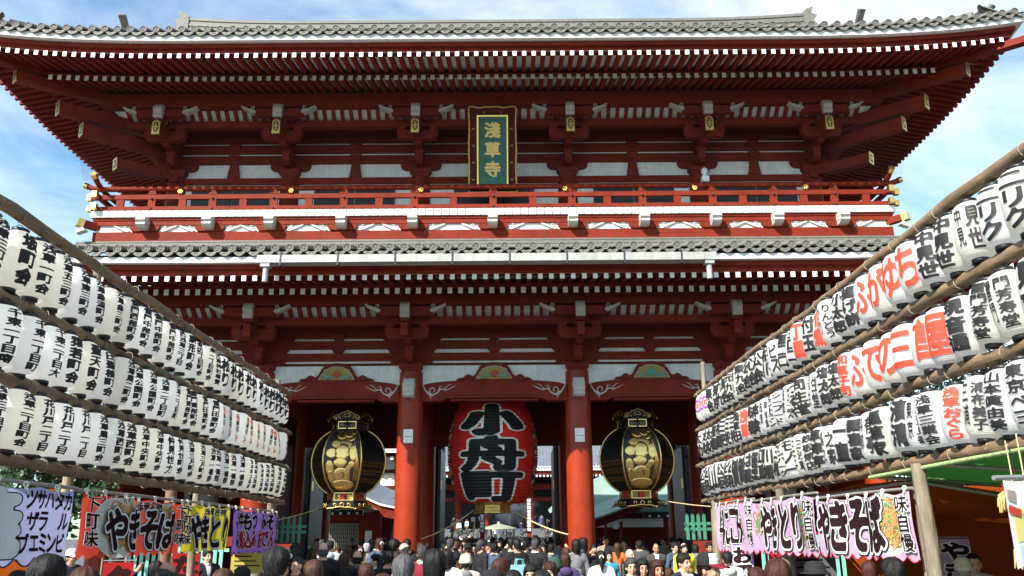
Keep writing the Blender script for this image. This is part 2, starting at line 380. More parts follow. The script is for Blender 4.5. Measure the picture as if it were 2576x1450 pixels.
# upper roof narrows to the gable above d=1.75
_h=UE.half
UE.half=lambda side,d:(11.45 if (side in 'FB' and d<1.75) else _h(side,d))
URO=roof(UE,'upper_roof',uprof,14.60,.096,.338,.42)
UE.half=_h
LRO=roof(LE,'lower_roof',lprof,8.60,.104,.353,.30)
NOSHI=mat('ridge_tile',(.135,.13,.115),.6,0,.25,9.,.2,30)
def ridge_stack(b,x0,x1,y0,y1,z0,z1,layers,end=0):
    h=(z1-z0)/layers
    for k in range(layers):
        e=.03*(k%2)
        n=24
        for i in range(n):
            a=x0+(x1-x0)*i/n; c=x0+(x1-x0)*(i+1)/n-.004; zz=lambda x:end*(max(0,abs(x)-7)/5)**2
            b.add([(a,y0+e,z0+k*h+zz(a)),(c,y0+e,z0+k*h+zz(c)),(c,y1-e,z0+k*h+zz(c)),(a,y1-e,z0+k*h+zz(a)),(a,y0+e,z0+(k+1)*h-.004+zz(a)),(c,y0+e,z0+(k+1)*h-.004+zz(c)),(c,y1-e,z0+(k+1)*h-.004+zz(c)),(a,y1-e,z0+(k+1)*h-.004+zz(a))],
                [(0,3,2,1),(4,5,6,7),(0,1,5,4),(1,2,6,5),(2,3,7,6),(3,0,4,7)])
gp('main_ridge',lambda b:ridge_stack(b,-11.5,11.5,CYG-.32,CYG+.32,19.2,20.22,9,.22),NOSHI,URO)
gp('lower_roof_flashing_tiles',lambda b:[ridge_stack(b,-11.6,11.6,21.74+.03*k+(.03 if k%2 else 0),22.03,9.40+.062*k,9.40+.062*(k+1)-.010,1) for k in range(5)],NOSHI,LRO)
def oni(b,sx):
    P=[(-.05,-.5),(.05,-.75),(.28,-.8),(.32,-.3),(.5,-.1),(.34,.12),(.48,.35),(.26,.42),(.36,.72),(.1,.62),(-.05,.5)]
    b.prism([(sx*p[0],p[1]) for p in (P if sx>0 else P[::-1])],'y',-.35,.35)
for sx in(-1,1):
    obj('ridge_end_ornament',M1(lambda b:oni(b,sx),TILE),URO,(sx*11.5,CYG,19.95))
    # gable triangle
    gp('gable_wall',lambda b:b.prism([(CYG-5.2,15.4),(CYG+5.2,15.4),(CYG,19.2)],'x',sx*10.8-.1,sx*10.8+.1),REDD,URO)
    # descending ridge on the front slope, its end tile standing up
    def desc(b):
        pts=[(sx*10.55,UY-d,uprof(d)+.18) for d in np.linspace(-3.5,2.3,12)]
        for a,c in zip(pts[:-1],pts[1:]): b.bar(a,c,.34,.5)
    d=gp('descending_ridge',desc,NOSHI,URO)
    def tori(b):
        pts=[(0,.95,.0),(0,.55,.03),(0,.15,.13),(0,-.2,.32),(0,-.48,.56),(0,-.55,.62)]
        b.tube(pts,[.1,.1,.105,.112,.12,.125],14); b.tube([(0,-.545,.615),(0,-.56,.63)],[.10,.10],14)
        b.prism([(-.3,-.1),(-.22,-.3),(.22,-.3),(.3,-.1),(.18,.06),(.26,.16),(-.26,.16),(-.18,.06)],'y',.02,.26)
    tm=M1(tori,TILE)
    obj('ridge_end_tile',tm,d,(sx*10.62,UY-2.4,uprof(2.3)+.28),None,(.95,.85,.74))
    def corner(b):
        pts=[(sx*(9.7+d),UY-d,uprof(d)+.2+lift(9.7+d,14.2,.42,7)*max(0,d/4.5)**1.5) for d in np.linspace(1.8,3.6,8)]
        for a,c in zip(pts[:-1],pts[1:]): b.bar(a,c,.3,.42)
    c=gp('corner_ridge',corner,NOSHI,URO)
    q=3.75; obj('ridge_end_tile',tm,c,(sx*(9.7+q-.1),UY-q+.1,uprof(q)+.26),(0,0,sx*R(45)),(.85,.8,.7))
# gutter and downpipes on the lower eave
def gutter(b):
    x0,x1=-5.62,5.45
    b.box(x0,x1,19.05,19.07,8.11,8.30); b.box(x0,x1,19.07,19.35,8.11,8.13); b.box(x0,x1,19.35,19.37,8.11,8.36)
    b.box(x0-.004,x0+.015,19.06,19.36,8.115,8.295); b.box(x1-.015,x1+.004,19.06,19.36,8.115,8.295)
gu=gp('rain_gutter',gutter,GUT,LRO)
for k in range(8): gp('gutter_bracket',lambda b:(b.box(-5.05+1.38*k-.018,-5.05+1.38*k+.018,19.035,19.049,8.03,8.37),b.box(-5.05+1.38*k-.018,-5.05+1.38*k+.018,19.049,19.4,8.35,8.37),b.box(-5.05+1.38*k-.018,-5.05+1.38*k+.018,19.049,19.3,8.03,8.05)),IRON,gu)
for x in(-5.42,5.28):
    gp('downpipe',lambda b:(b.box(x-.11,x+.11,19.07,19.29,8.02,8.105),b.tube([(x,19.17,8.03),(x,19.18,7.66)],.068,14)),GUT,gu)
# ---------------------------------------------------------------- columns and walls, lower storey
def column(x,y,z0,z1,r,m,name='column',parent=None):
    o=obj(name,M1(lambda b:b.lathe([(r*1.0,z0),(r*1.0,z0+(z1-z0)*.6),(r*.97,z0+(z1-z0)*.85),(r*.90,z1)],28,(0,0,0)),m),parent or G,(x,y,0)); return o
for y in(LY,CYG,2*CYG-LY):
    for x in LX:
        for s in(-1,1):
            c=column(s*x,y,.16,6.2,.365,REDC)
            obj('column_base',M1(lambda b:(b.lathe([(.42,.10),(.42,.16)],24),b.lathe([(.52,0),(.52,.06),(.44,.1)],24)),STONE),c,(s*x,y,0))
def wall_beam(z0,z1,x0,x1,y,t,name='tie_beam',m=None,parent=None): return gp(name,lambda b:b.box(x0,x1,y-t/2,y+t/2,z0,z1),m or RED,parent)
def tier(cx,y0,hx,hy,zs,front=True):
    """wall beams and the white plaster behind them on a storey; zs list of (z0,z1)"""
    for z0,z1 in zs:
        wall_beam(z0,z1,-hx-.35,hx+.35,y0,.26); wall_beam(z0,z1,-hx-.35,hx+.35,2*CYG-y0,.26)
        for s in(-1,1): gp('tie_beam',lambda b:b.box(s*hx-.12,s*hx+.12,y0-.35,2*CYG-y0+.35,z0+.003,z1-.003),RED)
tier(0,LY,10.5,4.0,[(6.53,6.75),(6.87,7.11),(7.18,7.9)])
tier(0,UY,9.7,3.7,[(12.09,12.29),(12.76,13.03),(13.11,13.38),(13.46,14.2),(10.52,10.62)])
def plaster(z0,z1,hx,y0):
    for s in(-1,1):
        gp('plaster_wall',lambda b:b.box(-hx,hx,(y0 if s<0 else 2*CYG-y0)-.05,(y0 if s<0 else 2*CYG-y0)+.05,z0,z1),PLAS)
        gp('plaster_wall',lambda b:b.box(s*hx-.05,s*hx+.05,y0+.06,2*CYG-y0-.06,z0,z1),PLAS)
plaster(5.6,7.85,10.5,LY); plaster(10.6,14.1,9.7,UY)
# curved tie beams with scroll relief, frog-leg struts with painted flowers
RELIEF=mat('grey_white_relief',(.44,.425,.39),.6,0,.1,9.)
FRED=mat('flower_red',(.42,.05,.03),.5,0,.2,12.); FGRN=mat('leaf_green',(.03,.22,.10),.5,0,.25,12.); FTEAL=mat('leaf_teal',(.05,.30,.26),.5,0,.2,12.); OCHRE=mat('ochre_ground',(.34,.25,.06),.6,0,.2,9.)
def spiral(cx,cz,r,turns,a0,sx,k=18):
    return [(cx+sx*r*(1-i/k*.75)*math.cos(a0+turns*2*math.pi*i/k),cz+r*(1-i/k*.75)*math.sin(a0+turns*2*math.pi*i/k)) for i in range(k+1)]
def relief(b,x,z,y,sx,s=1.):
    def ln(p,w): b.tube([(q[0],y,q[1]) for q in p],w,5)
    w=.024*s
    a=spiral(x+sx*.30*s,z+.02*s,.13*s,1.1,math.pi*1.25,-sx); ln(a,[w*(1-.5*i/18) for i in range(19)])
    ln([(x+sx*.0*s,z+.20*s),(x+sx*.05*s,z+.08*s),(x+sx*.14*s,z-.05*s),(x+sx*.22*s,z-.13*s),(x+sx*.26*s,z-.22*s)],[w*.4,w,w*1.1,w,w*.3])
    ln([(x+sx*.14*s,z-.02*s),(x+sx*.28*s,z-.13*s),(x+sx*.42*s,z-.05*s),(x+sx*.52*s,z+.06*s),(x+sx*.66*s,z+.02*s),(x+sx*.80*s,z+.08*s),(x+sx*.95*s,z+.16*s)],[w,w*1.1,w,w,w*.8,w*.6,w*.2])
    ln([(x+sx*.46*s,z+.03*s),(x+sx*.5*s,z+.15*s),(x+sx*.6*s,z+.12*s)],[w*.8,w*.6,w*.2]); ln([(x+sx*.6*s,z+.03*s),(x+sx*.72*s,z+.16*s),(x+sx*.82*s,z+.2*s)],[w*.6,w*.5,w*.2])
FROG=[(-1.06,0),(-1.0,.05),(-.86,.07),(-.80,.13),(-.72,.16),(-.64,.12),(-.60,.10),(-.52,.16),(-.45,.30),(-.36,.42),(-.22,.48),(0,.50)]
FROG=FROG+[(-x,z) for x,z in FROG[::-1][1:]]
INN=[(-.50,.02),(-.44,.14),(-.36,.24),(-.34,.30),(-.24,.33),(-.18,.37),(0,.39)]; INN=INN+[(-x,z) for x,z in INN[::-1][1:]]
def frog(x,z,y,col):
    o=gp('frog_leg_strut',lambda b:b.prism([(x+p[0],z+p[1]) for p in FROG][::-1],'y',y-.10,y),RED)
    obj('painted_panel',M1(lambda b:b.prism([(x+p[0],z+p[1]) for p in INN][::-1],'y',y-.112,y-.098),OCHRE),o)
    def rim(b): b.tube([(x+p[0],y-.115,z+p[1]) for p in INN],.014,5)
    obj('panel_rim',M1(rim,RELIEF),o)
    def petals(b):
        for k in range(9):
            a=R(10+20*k); l=.16 if k%2==0 else .13; c,s=math.cos(a),math.sin(a); w=.035
            P=[(0,0),(l*.55*c-w*s,l*.55*s+w*c),(l*c,l*s),(l*.55*c+w*s,l*.55*s-w*c)]
            b.prism([(x+p[0],z+.14+p[1]) for p in P],'y',y-.135-.002*(k%3),y-.113)
        b.prism([(x+.06*math.cos(t),z+.11+.05*math.sin(t)) for t in np.linspace(0,2*math.pi,9)[:-1]],'y',y-.145,y-.113)
    obj('painted_flower',M1(petals,col),o)
    for sx in(-1,1):
        for k,(a,c,l) in enumerate([(.17,.09,.15),(.30,.06,.16),(.25,.18,.12),(.38,.10,.1)]):
            def leaf(b):
                P=[(-l/2,0),(-l*.1,l*.3),(l/2,l*.12),(l*.1,-l*.22)]
                b.prism([(x+sx*(a+p[0]),z+c+p[1]) for p in (P if sx<0 else P[::-1])],'y',y-.13-.002*k,y-.113)
            obj('painted_leaf',M1(leaf,FGRN if k%2 else FTEAL),o)
        def vine(b): b.tube([(p[0],y-.128,p[1]) for p in spiral(x+sx*.33,z+.12,.075,1.2,math.pi,sx)],.011,5)
        obj('painted_vine',M1(vine,RELIEF),o)
bays=[(-10.5,-6.5),(-6.5,-2.335),(-2.335,2.335),(2.335,6.5),(6.5,10.5)]
def rainbow(x0,x1,y,full=True):
    x0+=.30; x1-=.30; n=20; L=x1-x0
    def f(b):
        top=[(x0+L*i/n,5.80+.16*math.sin(math.pi*i/n)**.5) for i in range(n+1)]
        bot=[(x0,5.36),(x0+L*.14,5.36),(x0+L*.17,5.43),(x0+L*.24,5.455),(x1-L*.24,5.455),(x1-L*.17,5.43),(x1-L*.14,5.36),(x1,5.36)]
        b.prism((bot+top[::-1])[::-1],'y',y-.21,y+.21)
        b.prism([(x0+L*.2,5.38),(x1-L*.2,5.38),(x1-L*.2,5.44),(x0+L*.2,5.44)][::-1],'y',y-.12,y+.2)
        b.tube([(x0+L*.16,y-.215,5.46),(x0+L*.2,y-.215,5.505),(x0+L*.25,y-.215,5.52),(x1-L*.25,y-.215,5.52),(x1-L*.2,y-.215,5.505),(x1-L*.16,y-.215,5.46)],.012,5)
    o=gp('curved_tie_beam',f,RED)
    if full:
        for sx,xx in((1,x0+.04),(-1,x1-.04)): obj('scroll_relief',M1(lambda b:relief(b,xx,5.64,y-.215,sx,.98),RELIEF),o)
for k,(a,c) in enumerate(bays):
    rainbow(a,c,LY); rainbow(a,c,2*CYG-LY,False)
    frog((a+c)/2,5.965,LY-.06,[FRED,FRED,FRED,FTEAL,FTEAL][k])
    # lintel of the middle row, with doors folded back
    if k in(1,2,3):
        gp('door_lintel',lambda b:(b.box(a+.3,c-.3,CYG-.15,CYG+.15,4.55,5.0),b.box(a+.3,c-.3,CYG-.06,CYG+.06,5.0,6.5)),REDD)
        for s,xx in((1,a+.46),(-1,c-.46)):
            dl=gp('door_leaf',lambda b:b.box(xx-.05,xx+.05,CYG+.25,CYG+2.1,.3,4.5),BLK)
            [gp('door_fitting',lambda b:b.box(xx+s*.052-.01,xx+s*.052+.01,CYG+.3,CYG+.55,z,z+.3),GOLD,dl) for z in(1.2,3.2)]
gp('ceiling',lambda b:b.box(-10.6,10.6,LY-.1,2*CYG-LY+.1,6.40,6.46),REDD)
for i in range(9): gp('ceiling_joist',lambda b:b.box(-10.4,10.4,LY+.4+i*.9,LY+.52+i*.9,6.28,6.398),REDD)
# side chambers: walls along the passage, dado, green picket rail, mesh front
for s in(-1,1):
    x=s*6.5
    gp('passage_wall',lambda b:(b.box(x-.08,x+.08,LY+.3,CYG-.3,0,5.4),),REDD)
    gp('passage_wall',lambda b:(b.box(x-.06,x+.06,CYG+.3,2*CYG-LY-.3,0,5.4),),mat('shaded_plaster',(.17,.17,.17),.85))  # white plaster darkened: the dim passage is put into its colour
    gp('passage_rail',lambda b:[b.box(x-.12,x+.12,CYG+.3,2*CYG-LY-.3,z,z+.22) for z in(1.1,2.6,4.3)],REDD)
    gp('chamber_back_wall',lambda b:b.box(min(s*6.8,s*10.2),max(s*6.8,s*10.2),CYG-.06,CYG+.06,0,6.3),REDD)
    gp('outer_wall',lambda b:b.box(s*10.5-.06,s*10.5+.06,LY+.3,2*CYG-LY-.3,0,6.3),RED)
    gp('chamber_dado',lambda b:(b.box(min(s*6.86,s*10.14),max(s*6.86,s*10.14),LY-.12,LY+.12,.1,.42),b.box(min(s*6.86,s*10.14),max(s*6.86,s*10.14),LY-.14,LY+.14,1.55,1.8)),RED)
    # flank rails in front of the outer columns, mint green pickets
    def fence(x0,x1,y,z0,z1,nm):
        GM=GREENP if nm.endswith('fence') else mat('shaded_green_paint',(.05,.20,.13),.5)  # panels get the green with their shade mixed into the colour
        b=MB(); b.box(x0,x1,y-.03,y+.03,z0+.25,z0+.33); b.box(x0,x1,y-.03,y+.03,z1-.33,z1-.25)
        f=obj(nm,b.mesh(nm,GM),G); p=M1(lambda b:(b.box(-.045,.045,-.055,-.0301,z0,z1-.05),b.prism([(-.045,z1-.05),(.045,z1-.05),(0,z1)],'y',-.055,-.0301)),GM)
        n=int((x1-x0)/.16)
        for i in range(n): obj('picket',p,f,(x0+.08+i*.16,y,0))
    a,c=min(s*6.95,s*10.1),max(s*6.95,s*10.1); fence(a,c,LY-.35,.1,1.75,'green_picket_fence')
    a,c=min(s*5.35,s*6.1),max(s*5.35,s*6.1); fence(a,c,LY+1.3,1.62,2.35,'green_picket_panel')
    gp('dado_panel',lambda b:b.box(a,c,LY+.1,LY+.3,.05,1.6),RED)
# white notices on the front columns
for s in(-1,1):
    for x,w,h,z in((2.335,.26,.37,4.2),):
        gp('notice_plate',lambda b:(b.box(s*x-w/2,s*x+w/2,LY-.40,LY-.365,z,z+h),b.box(s*x-w/2+.02,s*x+w/2-.02,LY-.405,LY-.4,z+h*.45,z+h*.48,1)),[WHITE,IRON])
# lower front beam noses on the columns
def nose_lower(b):
    pr=[(0,0),(-.36,0),(-.42,.05),(-.40,.10),(-.45,.16),(-.42,.24),(-.46,.32),(-.40,.42),(-.34,.50),(-.2,.55),(0,.55)]
    b.prism(pr[::-1],'x',-.15,.15,0); b.tube([(-.155,-.25+.1*math.cos(t),.3+.1*math.sin(t)) for t in np.linspace(0,5,12)],.018,5,0); b.tube([(.155,-.25+.1*math.cos(t),.3+.1*math.sin(t)) for t in np.linspace(0,5,12)],.018,5,0)
nl=M1(nose_lower,RELIEF)
for x in LX:
    for s in(-1,1): obj('beam_nose',nl,G,(s*x,LY-.28,5.42))
# ---------------------------------------------------------------- bracket sets (origin at wall plane, z of bearing block bottom)
def arm(b,L,y0,y1,z0,z1,c=.12):
    h=L/2; q=(z1-z0)
    P=[(-h,z0+q*.55),(-h+.04,z0+q*.25),(-h+c,z0+q*.06),(-h+c*2,z0),(h-c*2,z0),(h-c,z0+q*.06),(h-.04,z0+q*.25),(h,z0+q*.55),(h,z1),(-h,z1)]
    b.prism(P[::-1],'y',y0,y1)
def blk(b,x,y,z,w=.3,h=.15):
    b.lathe([(w*.5,z),(w*.62,z+h*.45),(w*.7,z+h*.46),(w*.7,z+h)],4,(x,y,0),0,False,True,math.pi/4)
BR={}
BR['bearing_block']=M1(lambda b:b.lathe([(.32,0),(.43,.12),(.46,.125),(.46,.26)],4,(0,0,0),0,False,True,math.pi/4),RED)
BR['wall_arm']=M1(lambda b:(arm(b,1.25,-.1,.1,.24,.5),[blk(b,x,0,.5,.26,.13) for x in(-.48,0,.48)]),RED)
BR['first_projecting_arm']=M1(lambda b:(b.prism([(0,.24),(-.62,.24),(-.72,.32),(-.75,.42),(-.75,.5),(0,.5)][::-1],'x',-.1,.1),blk(b,0,-.62,.5,.28,.14),b.prism([(.1,.64),(-1.1,.64),(-1.22,.72),(-1.25,.82),(-1.25,.9),(.1,.9)][::-1],'x',-.1,.1)),RED)
BR['step_arm']=M1(lambda b:(arm(b,1.2,-1.30,-1.10,.72,1.02),[blk(b,x,-1.2,1.02,.25,.1) for x in(-.46,0,.46)]),RED)
BR['outer_arm']=M1(lambda b:(arm(b,1.5,-1.75,-1.55,1.26,1.5),blk(b,0,-1.65,1.1,.28,.16)),RED)
def tailr(b): b.bar((0,.2,1.25),(0,-1.86,.86),.2,.34)
BR['tail_rafter']=M1(tailr,RED)
def nosew(b):
    pr=[(-1.45,1.18),(-1.88,1.18),(-1.93,1.24),(-1.90,1.32),(-1.96,1.42),(-1.92,1.52),(-1.84,1.60),(-1.45,1.60)]
    b.prism(pr[::-1],'x',-.125,.125)
BR['white_nose']=M1(nosew,RELIEF)
def sscroll(b,sx):
    P=[(.66,1.36),(.72,1.335),(.80,1.37),(.90,1.41),(1.0,1.475),(1.09,1.54),(1.075,1.575),(.99,1.54),(.9,1.50),(.82,1.47),(.74,1.44),(.67,1.42)]
    b.prism([(sx*p[0],p[1]) for p in (P[::-1] if sx>0 else P)],'y',-1.80,-1.60)
    b.tube([(sx*p[0],-1.80,p[1]) for p in spiral(.735,1.50,.07,1.15,-2.0,1,14)],.014,5)
BR['scroll_end_left']=M1(lambda b:sscroll(b,-1),RELIEF); BR['scroll_end_right']=M1(lambda b:sscroll(b,1),RELIEF)
GP=M1(lambda b:(b.prism([(-.115,-.23),(.115,-.23),(.115,.16),(.06,.20),(0,.23),(-.06,.20),(-.115,.16)][::-1],'y',-.02,0),b.prism([(.075*math.cos(t),.165*math.sin(t)) for t in np.linspace(0,2*math.pi,15)[:-1]][::-1],'y',-.026,-.021,1),
   [b.prism([(x+.03*math.cos(t),z+.03*math.sin(t)) for t in np.linspace(0,2*math.pi,9)[:-1]][::-1],'y',-.036,-.027,0) for x,z in((0,.05),(0,-.05),(-.035,0),(.035,0),(0,0.095),(0,-.095))]),[GOLD,BLK])
def bracket(x,y,z,gold):
    o=obj('bracket_set',BR['bearing_block'],G,(x,y,z))
    for k in('wall_arm','first_projecting_arm','step_arm','outer_arm','tail_rafter','white_nose','scroll_end_left','scroll_end_right'):
        obj('scroll_end' if k.startswith('scroll') else k,BR[k],o,(x,y,z))
    if gold: obj('gilt_end_plate',GP,o,(x,y-1.875,z+.86))
for x in LX:
    for s in(-1,1): bracket(s*x,LY,6.17,False)
for x in UX:
    for s in(-1,1): bracket(s*x,UY,12.27,True); column(s*x,UY,10.55,12.28,.30,RED)
# intermediate struts, step beams, ribs and wall purlins
def mid(E,y,z,xs,half,strutz,nrib):
    gp('step_beam',lambda b:b.box(-half-1.2,half+1.2,y-1.31,y-1.09,z+1.125,z+1.33),RED)
    gp('purlin',lambda b:b.box(-half-1.7,half+1.7,y-1.78,y-1.52,z+1.56,z+1.98),RED)
    for s in(-1,1):
        gp('step_beam',lambda b:b.box(s*(half+1.2)-.11,s*(half+1.2)+.11,y-1.0,2*CYG-y+1,z+1.13,z+1.325),RED)
        gp('purlin',lambda b:b.box(s*(half+1.65)-.13,s*(half+1.65)+.13,y-1.5,2*CYG-y+1.5,z+1.565,z+1.975),RED)
    rb=gp('rib_cove',lambda b:b.add([(-half-1.2,y-1.14,z+1.33),(half+1.2,y-1.14,z+1.33),(half+1.5,y-1.52,z+1.60),(-half-1.5,y-1.52,z+1.60)],[(0,3,2,1)]),PLAS)
    rm=M1(lambda b:[b.bar((0,a,c),(0,d,e),.10,.10) for a,c,d,e in((-1.18,1.32,-1.36,1.42),(-1.36,1.42,-1.55,1.57))],RED)
    n=int((2*half+2.2)/nrib)
    for i in range(n+1): obj('cove_rib',rm,rb,(-(n/2)*nrib+i*nrib,y,z))
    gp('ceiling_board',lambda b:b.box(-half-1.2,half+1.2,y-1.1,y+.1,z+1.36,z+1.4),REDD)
    for x in xs:
        gp('wall_strut',lambda b:b.prism([(x-.19,strutz[0]),(x+.19,strutz[0]),(x+.14,strutz[0]+.3),(x+.12,strutz[1]),(x-.12,strutz[1]),(x-.14,strutz[0]+.3)][::-1],'y',y-.16,y-.04),RED) if strutz else None
        for dz in(.75,1.12): gp('wall_bearing_block',lambda b:[blk(b,x+q,y-.06,z+dz-.16,.34,.16) for q in(-.0,)],RED)
    for z2 in(.73,1.08):
        for i in range(len(xs)): pass
um=[0]+[s*v for v in(4.24,7.97) for s in(-1,1)]; lm=[0]+[s*v for v in(4.417,8.5) for s in(-1,1)]
mid(UE,UY,12.27,um,9.7,(12.29,12.76),.262); mid(LE,LY,6.17,lm,10.5,None,.262)
# long wall-arms that break the plaster strips into slots
for xs,y,z in((LX,LY,6.17),(UX,UY,12.27)):
    for x in xs:
        for s in(-1,1): gp('long_wall_arm',lambda b:(b.box(s*x-.62,s*x+.62,y-.15,y+.02,z+.55,z+.62),b.prism([(s*x-.62,z+.62),(s*x+.62,z+.62),(s*x+.72,z+.72),(s*x-.72,z+.72)][::-1],'y',y-.15,y+.02),b.prism([(s*x-.75,z+.93),(s*x+.75,z+.93),(s*x+.84,z+1.0),(s*x-.84,z+1.0)][::-1],'y',y-.15,y+.02)),RED)
# ---------------------------------------------------------------- balcony
BY=21.95; BH=9.7+(UY-BY)
gp('balcony_deck',lambda b:b.box(-BH+.1,BH-.1,BY+.15,2*CYG-BY-.15,10.49,10.625),REDD)
pk=M1(lambda b:b.box(-.1005,.1005,0,.6,10.45,10.64),WHITE); n=int(2*BH/.2235)
for i in range(n): obj('deck_plank_end',pk,G,(-(n-1)/2*.2235+i*.2235,BY,0))
n2=int(2*(CYG-BY)/.2235)
for s in(-1,1):
    for i in range(n2): obj('deck_plank_end',pk,G,(s*BH,BY+.12+i*.2235,0),(0,0,s*math.pi/2))
def ring_beam(y,hx,z0,z1,t,name,m=RED):
    gp(name,lambda b:b.box(-hx,hx,y,y+t,z0,z1),m); gp(name,lambda b:b.box(-hx,hx,2*CYG-y-t,2*CYG-y,z0,z1),m)
    for s in(-1,1): gp(name,lambda b:b.box(min(s*hx,s*(hx-t)),max(s*hx,s*(hx-t)),y+t,2*CYG-y-t,z0,z1),m)
ring_beam(22.03,BH-.08,10.23,10.448,.3,'balcony_beam'); ring_beam(22.005,BH-.055,10.37,10.43,.024,'balcony_beam_moulding')
ring_beam(22.09,BH-.16,10.03,10.229,.2,'balcony_plaster',PLAS)
ring_beam(22.04,BH-.1,9.70,10.03,.25,'balcony_base_beam')
def bnose(b):
    pr=[(.3,0),(.06,0),(-.04,.04),(-.10,.10),(-.08,.16),(-.14,.22),(-.10,.29),(-.02,.34),(.08,.36),(.3,.36)]
    b.prism(pr[::-1],'x',-.11,.11,0)
    b.prism([(x*.9-.02,z*.92+.015) for x,z in pr][::-1],'x',-.13,-.1101,0); b.prism([(x*.9-.02,z*.92+.015) for x,z in pr][::-1],'x',.1101,.13,0)
    b.tube([(-.13,.05+.07*math.cos(t),.18+.07*math.sin(t)) for t in np.linspace(0,5.2,12)],.014,5); b.tube([(.13,.05+.07*math.cos(t),.18+.07*math.sin(t)) for t in np.linspace(0,5.2,12)],.014,5)
bn=M1(bnose,RELIEF)
ba=M1(lambda b:(arm(b,.84,-.11,.1,-.02,.14,.06),b.cbox((0,.04,.15),(.3,.24,.05))),RED)
def bsc(b,sx):
    P=[(.42,.0),(.50,-.03),(.62,.01),(.74,.07),(.86,.125),(.9,.165),(.8,.15),(.7,.11),(.58,.055),(.46,.045)]
    b.prism([(sx*p[0],p[1]) for p in (P[::-1] if sx>0 else P)],'y',-.055,.0)
    b.tube([(sx*p[0],-.055,p[1]) for p in spiral(.56,.10,.06,1.15,-2.2,1,14)],.013,5)
bs=[M1(lambda b:bsc(b,s),RELIEF) for s in(-1,1)]
for x in sorted([0]+[s*v for v in(2.24,4.24,6.24,7.97,9.8) for s in(-1,1)]):
    o=obj('balcony_bracket',ba,G,(x,22.10,10.06)); obj('white_nose',bn,o,(x,21.80,10.05))
    for q in bs: obj('scroll_end',q,o,(x,22.09,10.06))
# balcony corner beams
for s in(-1,1):
    o=gp('balcony_corner_beam',lambda b:b.bar((s*10.2,23.1,10.12),(s*(BH+.20),BY-.20,10.23),.175,.19),RED)
    gp('gilt_beam_end',lambda b:b.bar((s*(BH+.10),BY-.10,10.20),(s*(BH+.22),BY-.22,10.235),.20,.22),GOLD,o)
    gp('white_scroll_end',lambda b:b.prism([(s*BH-s*.1,9.95),(s*(BH+.15),9.86),(s*(BH+.18),9.95),(s*(BH-.02),10.04)][::(-1 if s>0 else 1)],'y',BY-.35,BY-.15),RELIEF,o)
    gp('iron_ring',lambda b:b.tube([(s*4.4+.05*math.cos(t),22.2,9.93+.06*math.sin(t)) for t in np.linspace(0,6.28,13)],.012,5),IRON)
# railing
RY=22.06; RZ=.04; RH=BH-.13
rail=gp('balcony_railing',lambda b:[b.box(-RH-.3,RH+.3,RY-.05,RY+.05,10.985,11.12),b.box(-RH-.25,RH+.25,RY-.055,RY+.055,10.655,10.76)],RED)
gp('top_rail',lambda b:b.tube([(-RH-.42,RY,11.42),(-RH-.2,RY,11.335),(-RH,RY,11.31),(RH,RY,11.31),(RH+.2,RY,11.335),(RH+.42,RY,11.42)],.078,14),RED,rail)
for s in(-1,1):
    gp('side_rail',lambda b:(b.tube([(s*RH,RY-.46,11.56),(s*RH,RY-.2,11.42),(s*RH,RY,11.37),(s*RH,RY+.3,11.31),(s*RH,2*CYG-RY,11.31)],.074,12),b.box(s*RH-.05,s*RH+.05,RY-.3,2*CYG-RY,10.99,11.115),b.box(s*RH-.055,s*RH+.055,RY-.25,2*CYG-RY,10.66,10.755)),RED,rail)
    gp('gilt_rail_end',lambda b:b.tube([(s*(RH+.36),RY,11.397),(s*(RH+.46),RY,11.435)],.09,14),GOLD,rail)
    gp('gilt_rail_end',lambda b:b.tube([(s*RH,RY-.38,11.52),(s*RH,RY-.5,11.585)],.088,14),GOLD,rail)
    for q in((min(s*(RH+.2),s*(RH+.33)),max(s*(RH+.2),s*(RH+.33)),RY-.075,RY+.075,10.96,11.145),(min(s*(RH+.16),s*(RH+.29)),max(s*(RH+.16),s*(RH+.29)),RY-.08,RY+.08,10.63,10.785),(s*RH-.075,s*RH+.075,RY-.33,RY-.2,10.96,11.14),(s*RH-.08,s*RH+.08,RY-.29,RY-.16,10.63,10.78)):
        gp('gilt_rail_end',lambda b:b.box(*q),GOLD,rail)
pm=M1(lambda b:b.box(-.105,.105,-.04,.04,10.76,10.985),RED); bk=M1(lambda b:(b.box(-.12,.12,-.06,.06,11.12,11.17),b.box(-.09,.09,-.045,.045,11.17,11.25)),RED)
stud=M1(lambda b:b.ell((0,-.055,0),(.035,.03,.035),8,6),IRON)
crest=M1(lambda b:[b.ell((.055*math.cos(t),-.04,.055*math.sin(t)),(.035,.03,.035),8,6) for t in np.linspace(0,2*math.pi,7)[:-1]]+[b.ell((0,-.05,0),(.04,.03,.04),8,6)],GOLD)
xs=[0]+[s*v for v in(1.13,2.24,3.24,4.24,5.24,6.24,7.1,7.97,8.83,9.7,10.6) for s in(-1,1)]
for x in xs:
    obj('rail_post',pm,rail,(x,RY,0))
    if abs(x) in(0,2.24,4.24,6.24,7.97,9.7) : obj('rail_block',bk,rail,(x,RY,0)); obj('iron_stud',stud,rail,(x,RY-.02,11.0)); obj('iron_stud',stud,rail,(x,RY-.02,10.69))
for x in (-8.9,-5.75,-2.05,2.05,5.75,8.9): obj('gilt_crest',crest,rail,(x,RY-.03,11.205))
for s in(-1,1):
    for k in range(12): obj('rail_post',pm,rail,(s*RH,RY+.9+k*.9,0),(0,0,math.pi/2))
rail.location.z+=.03
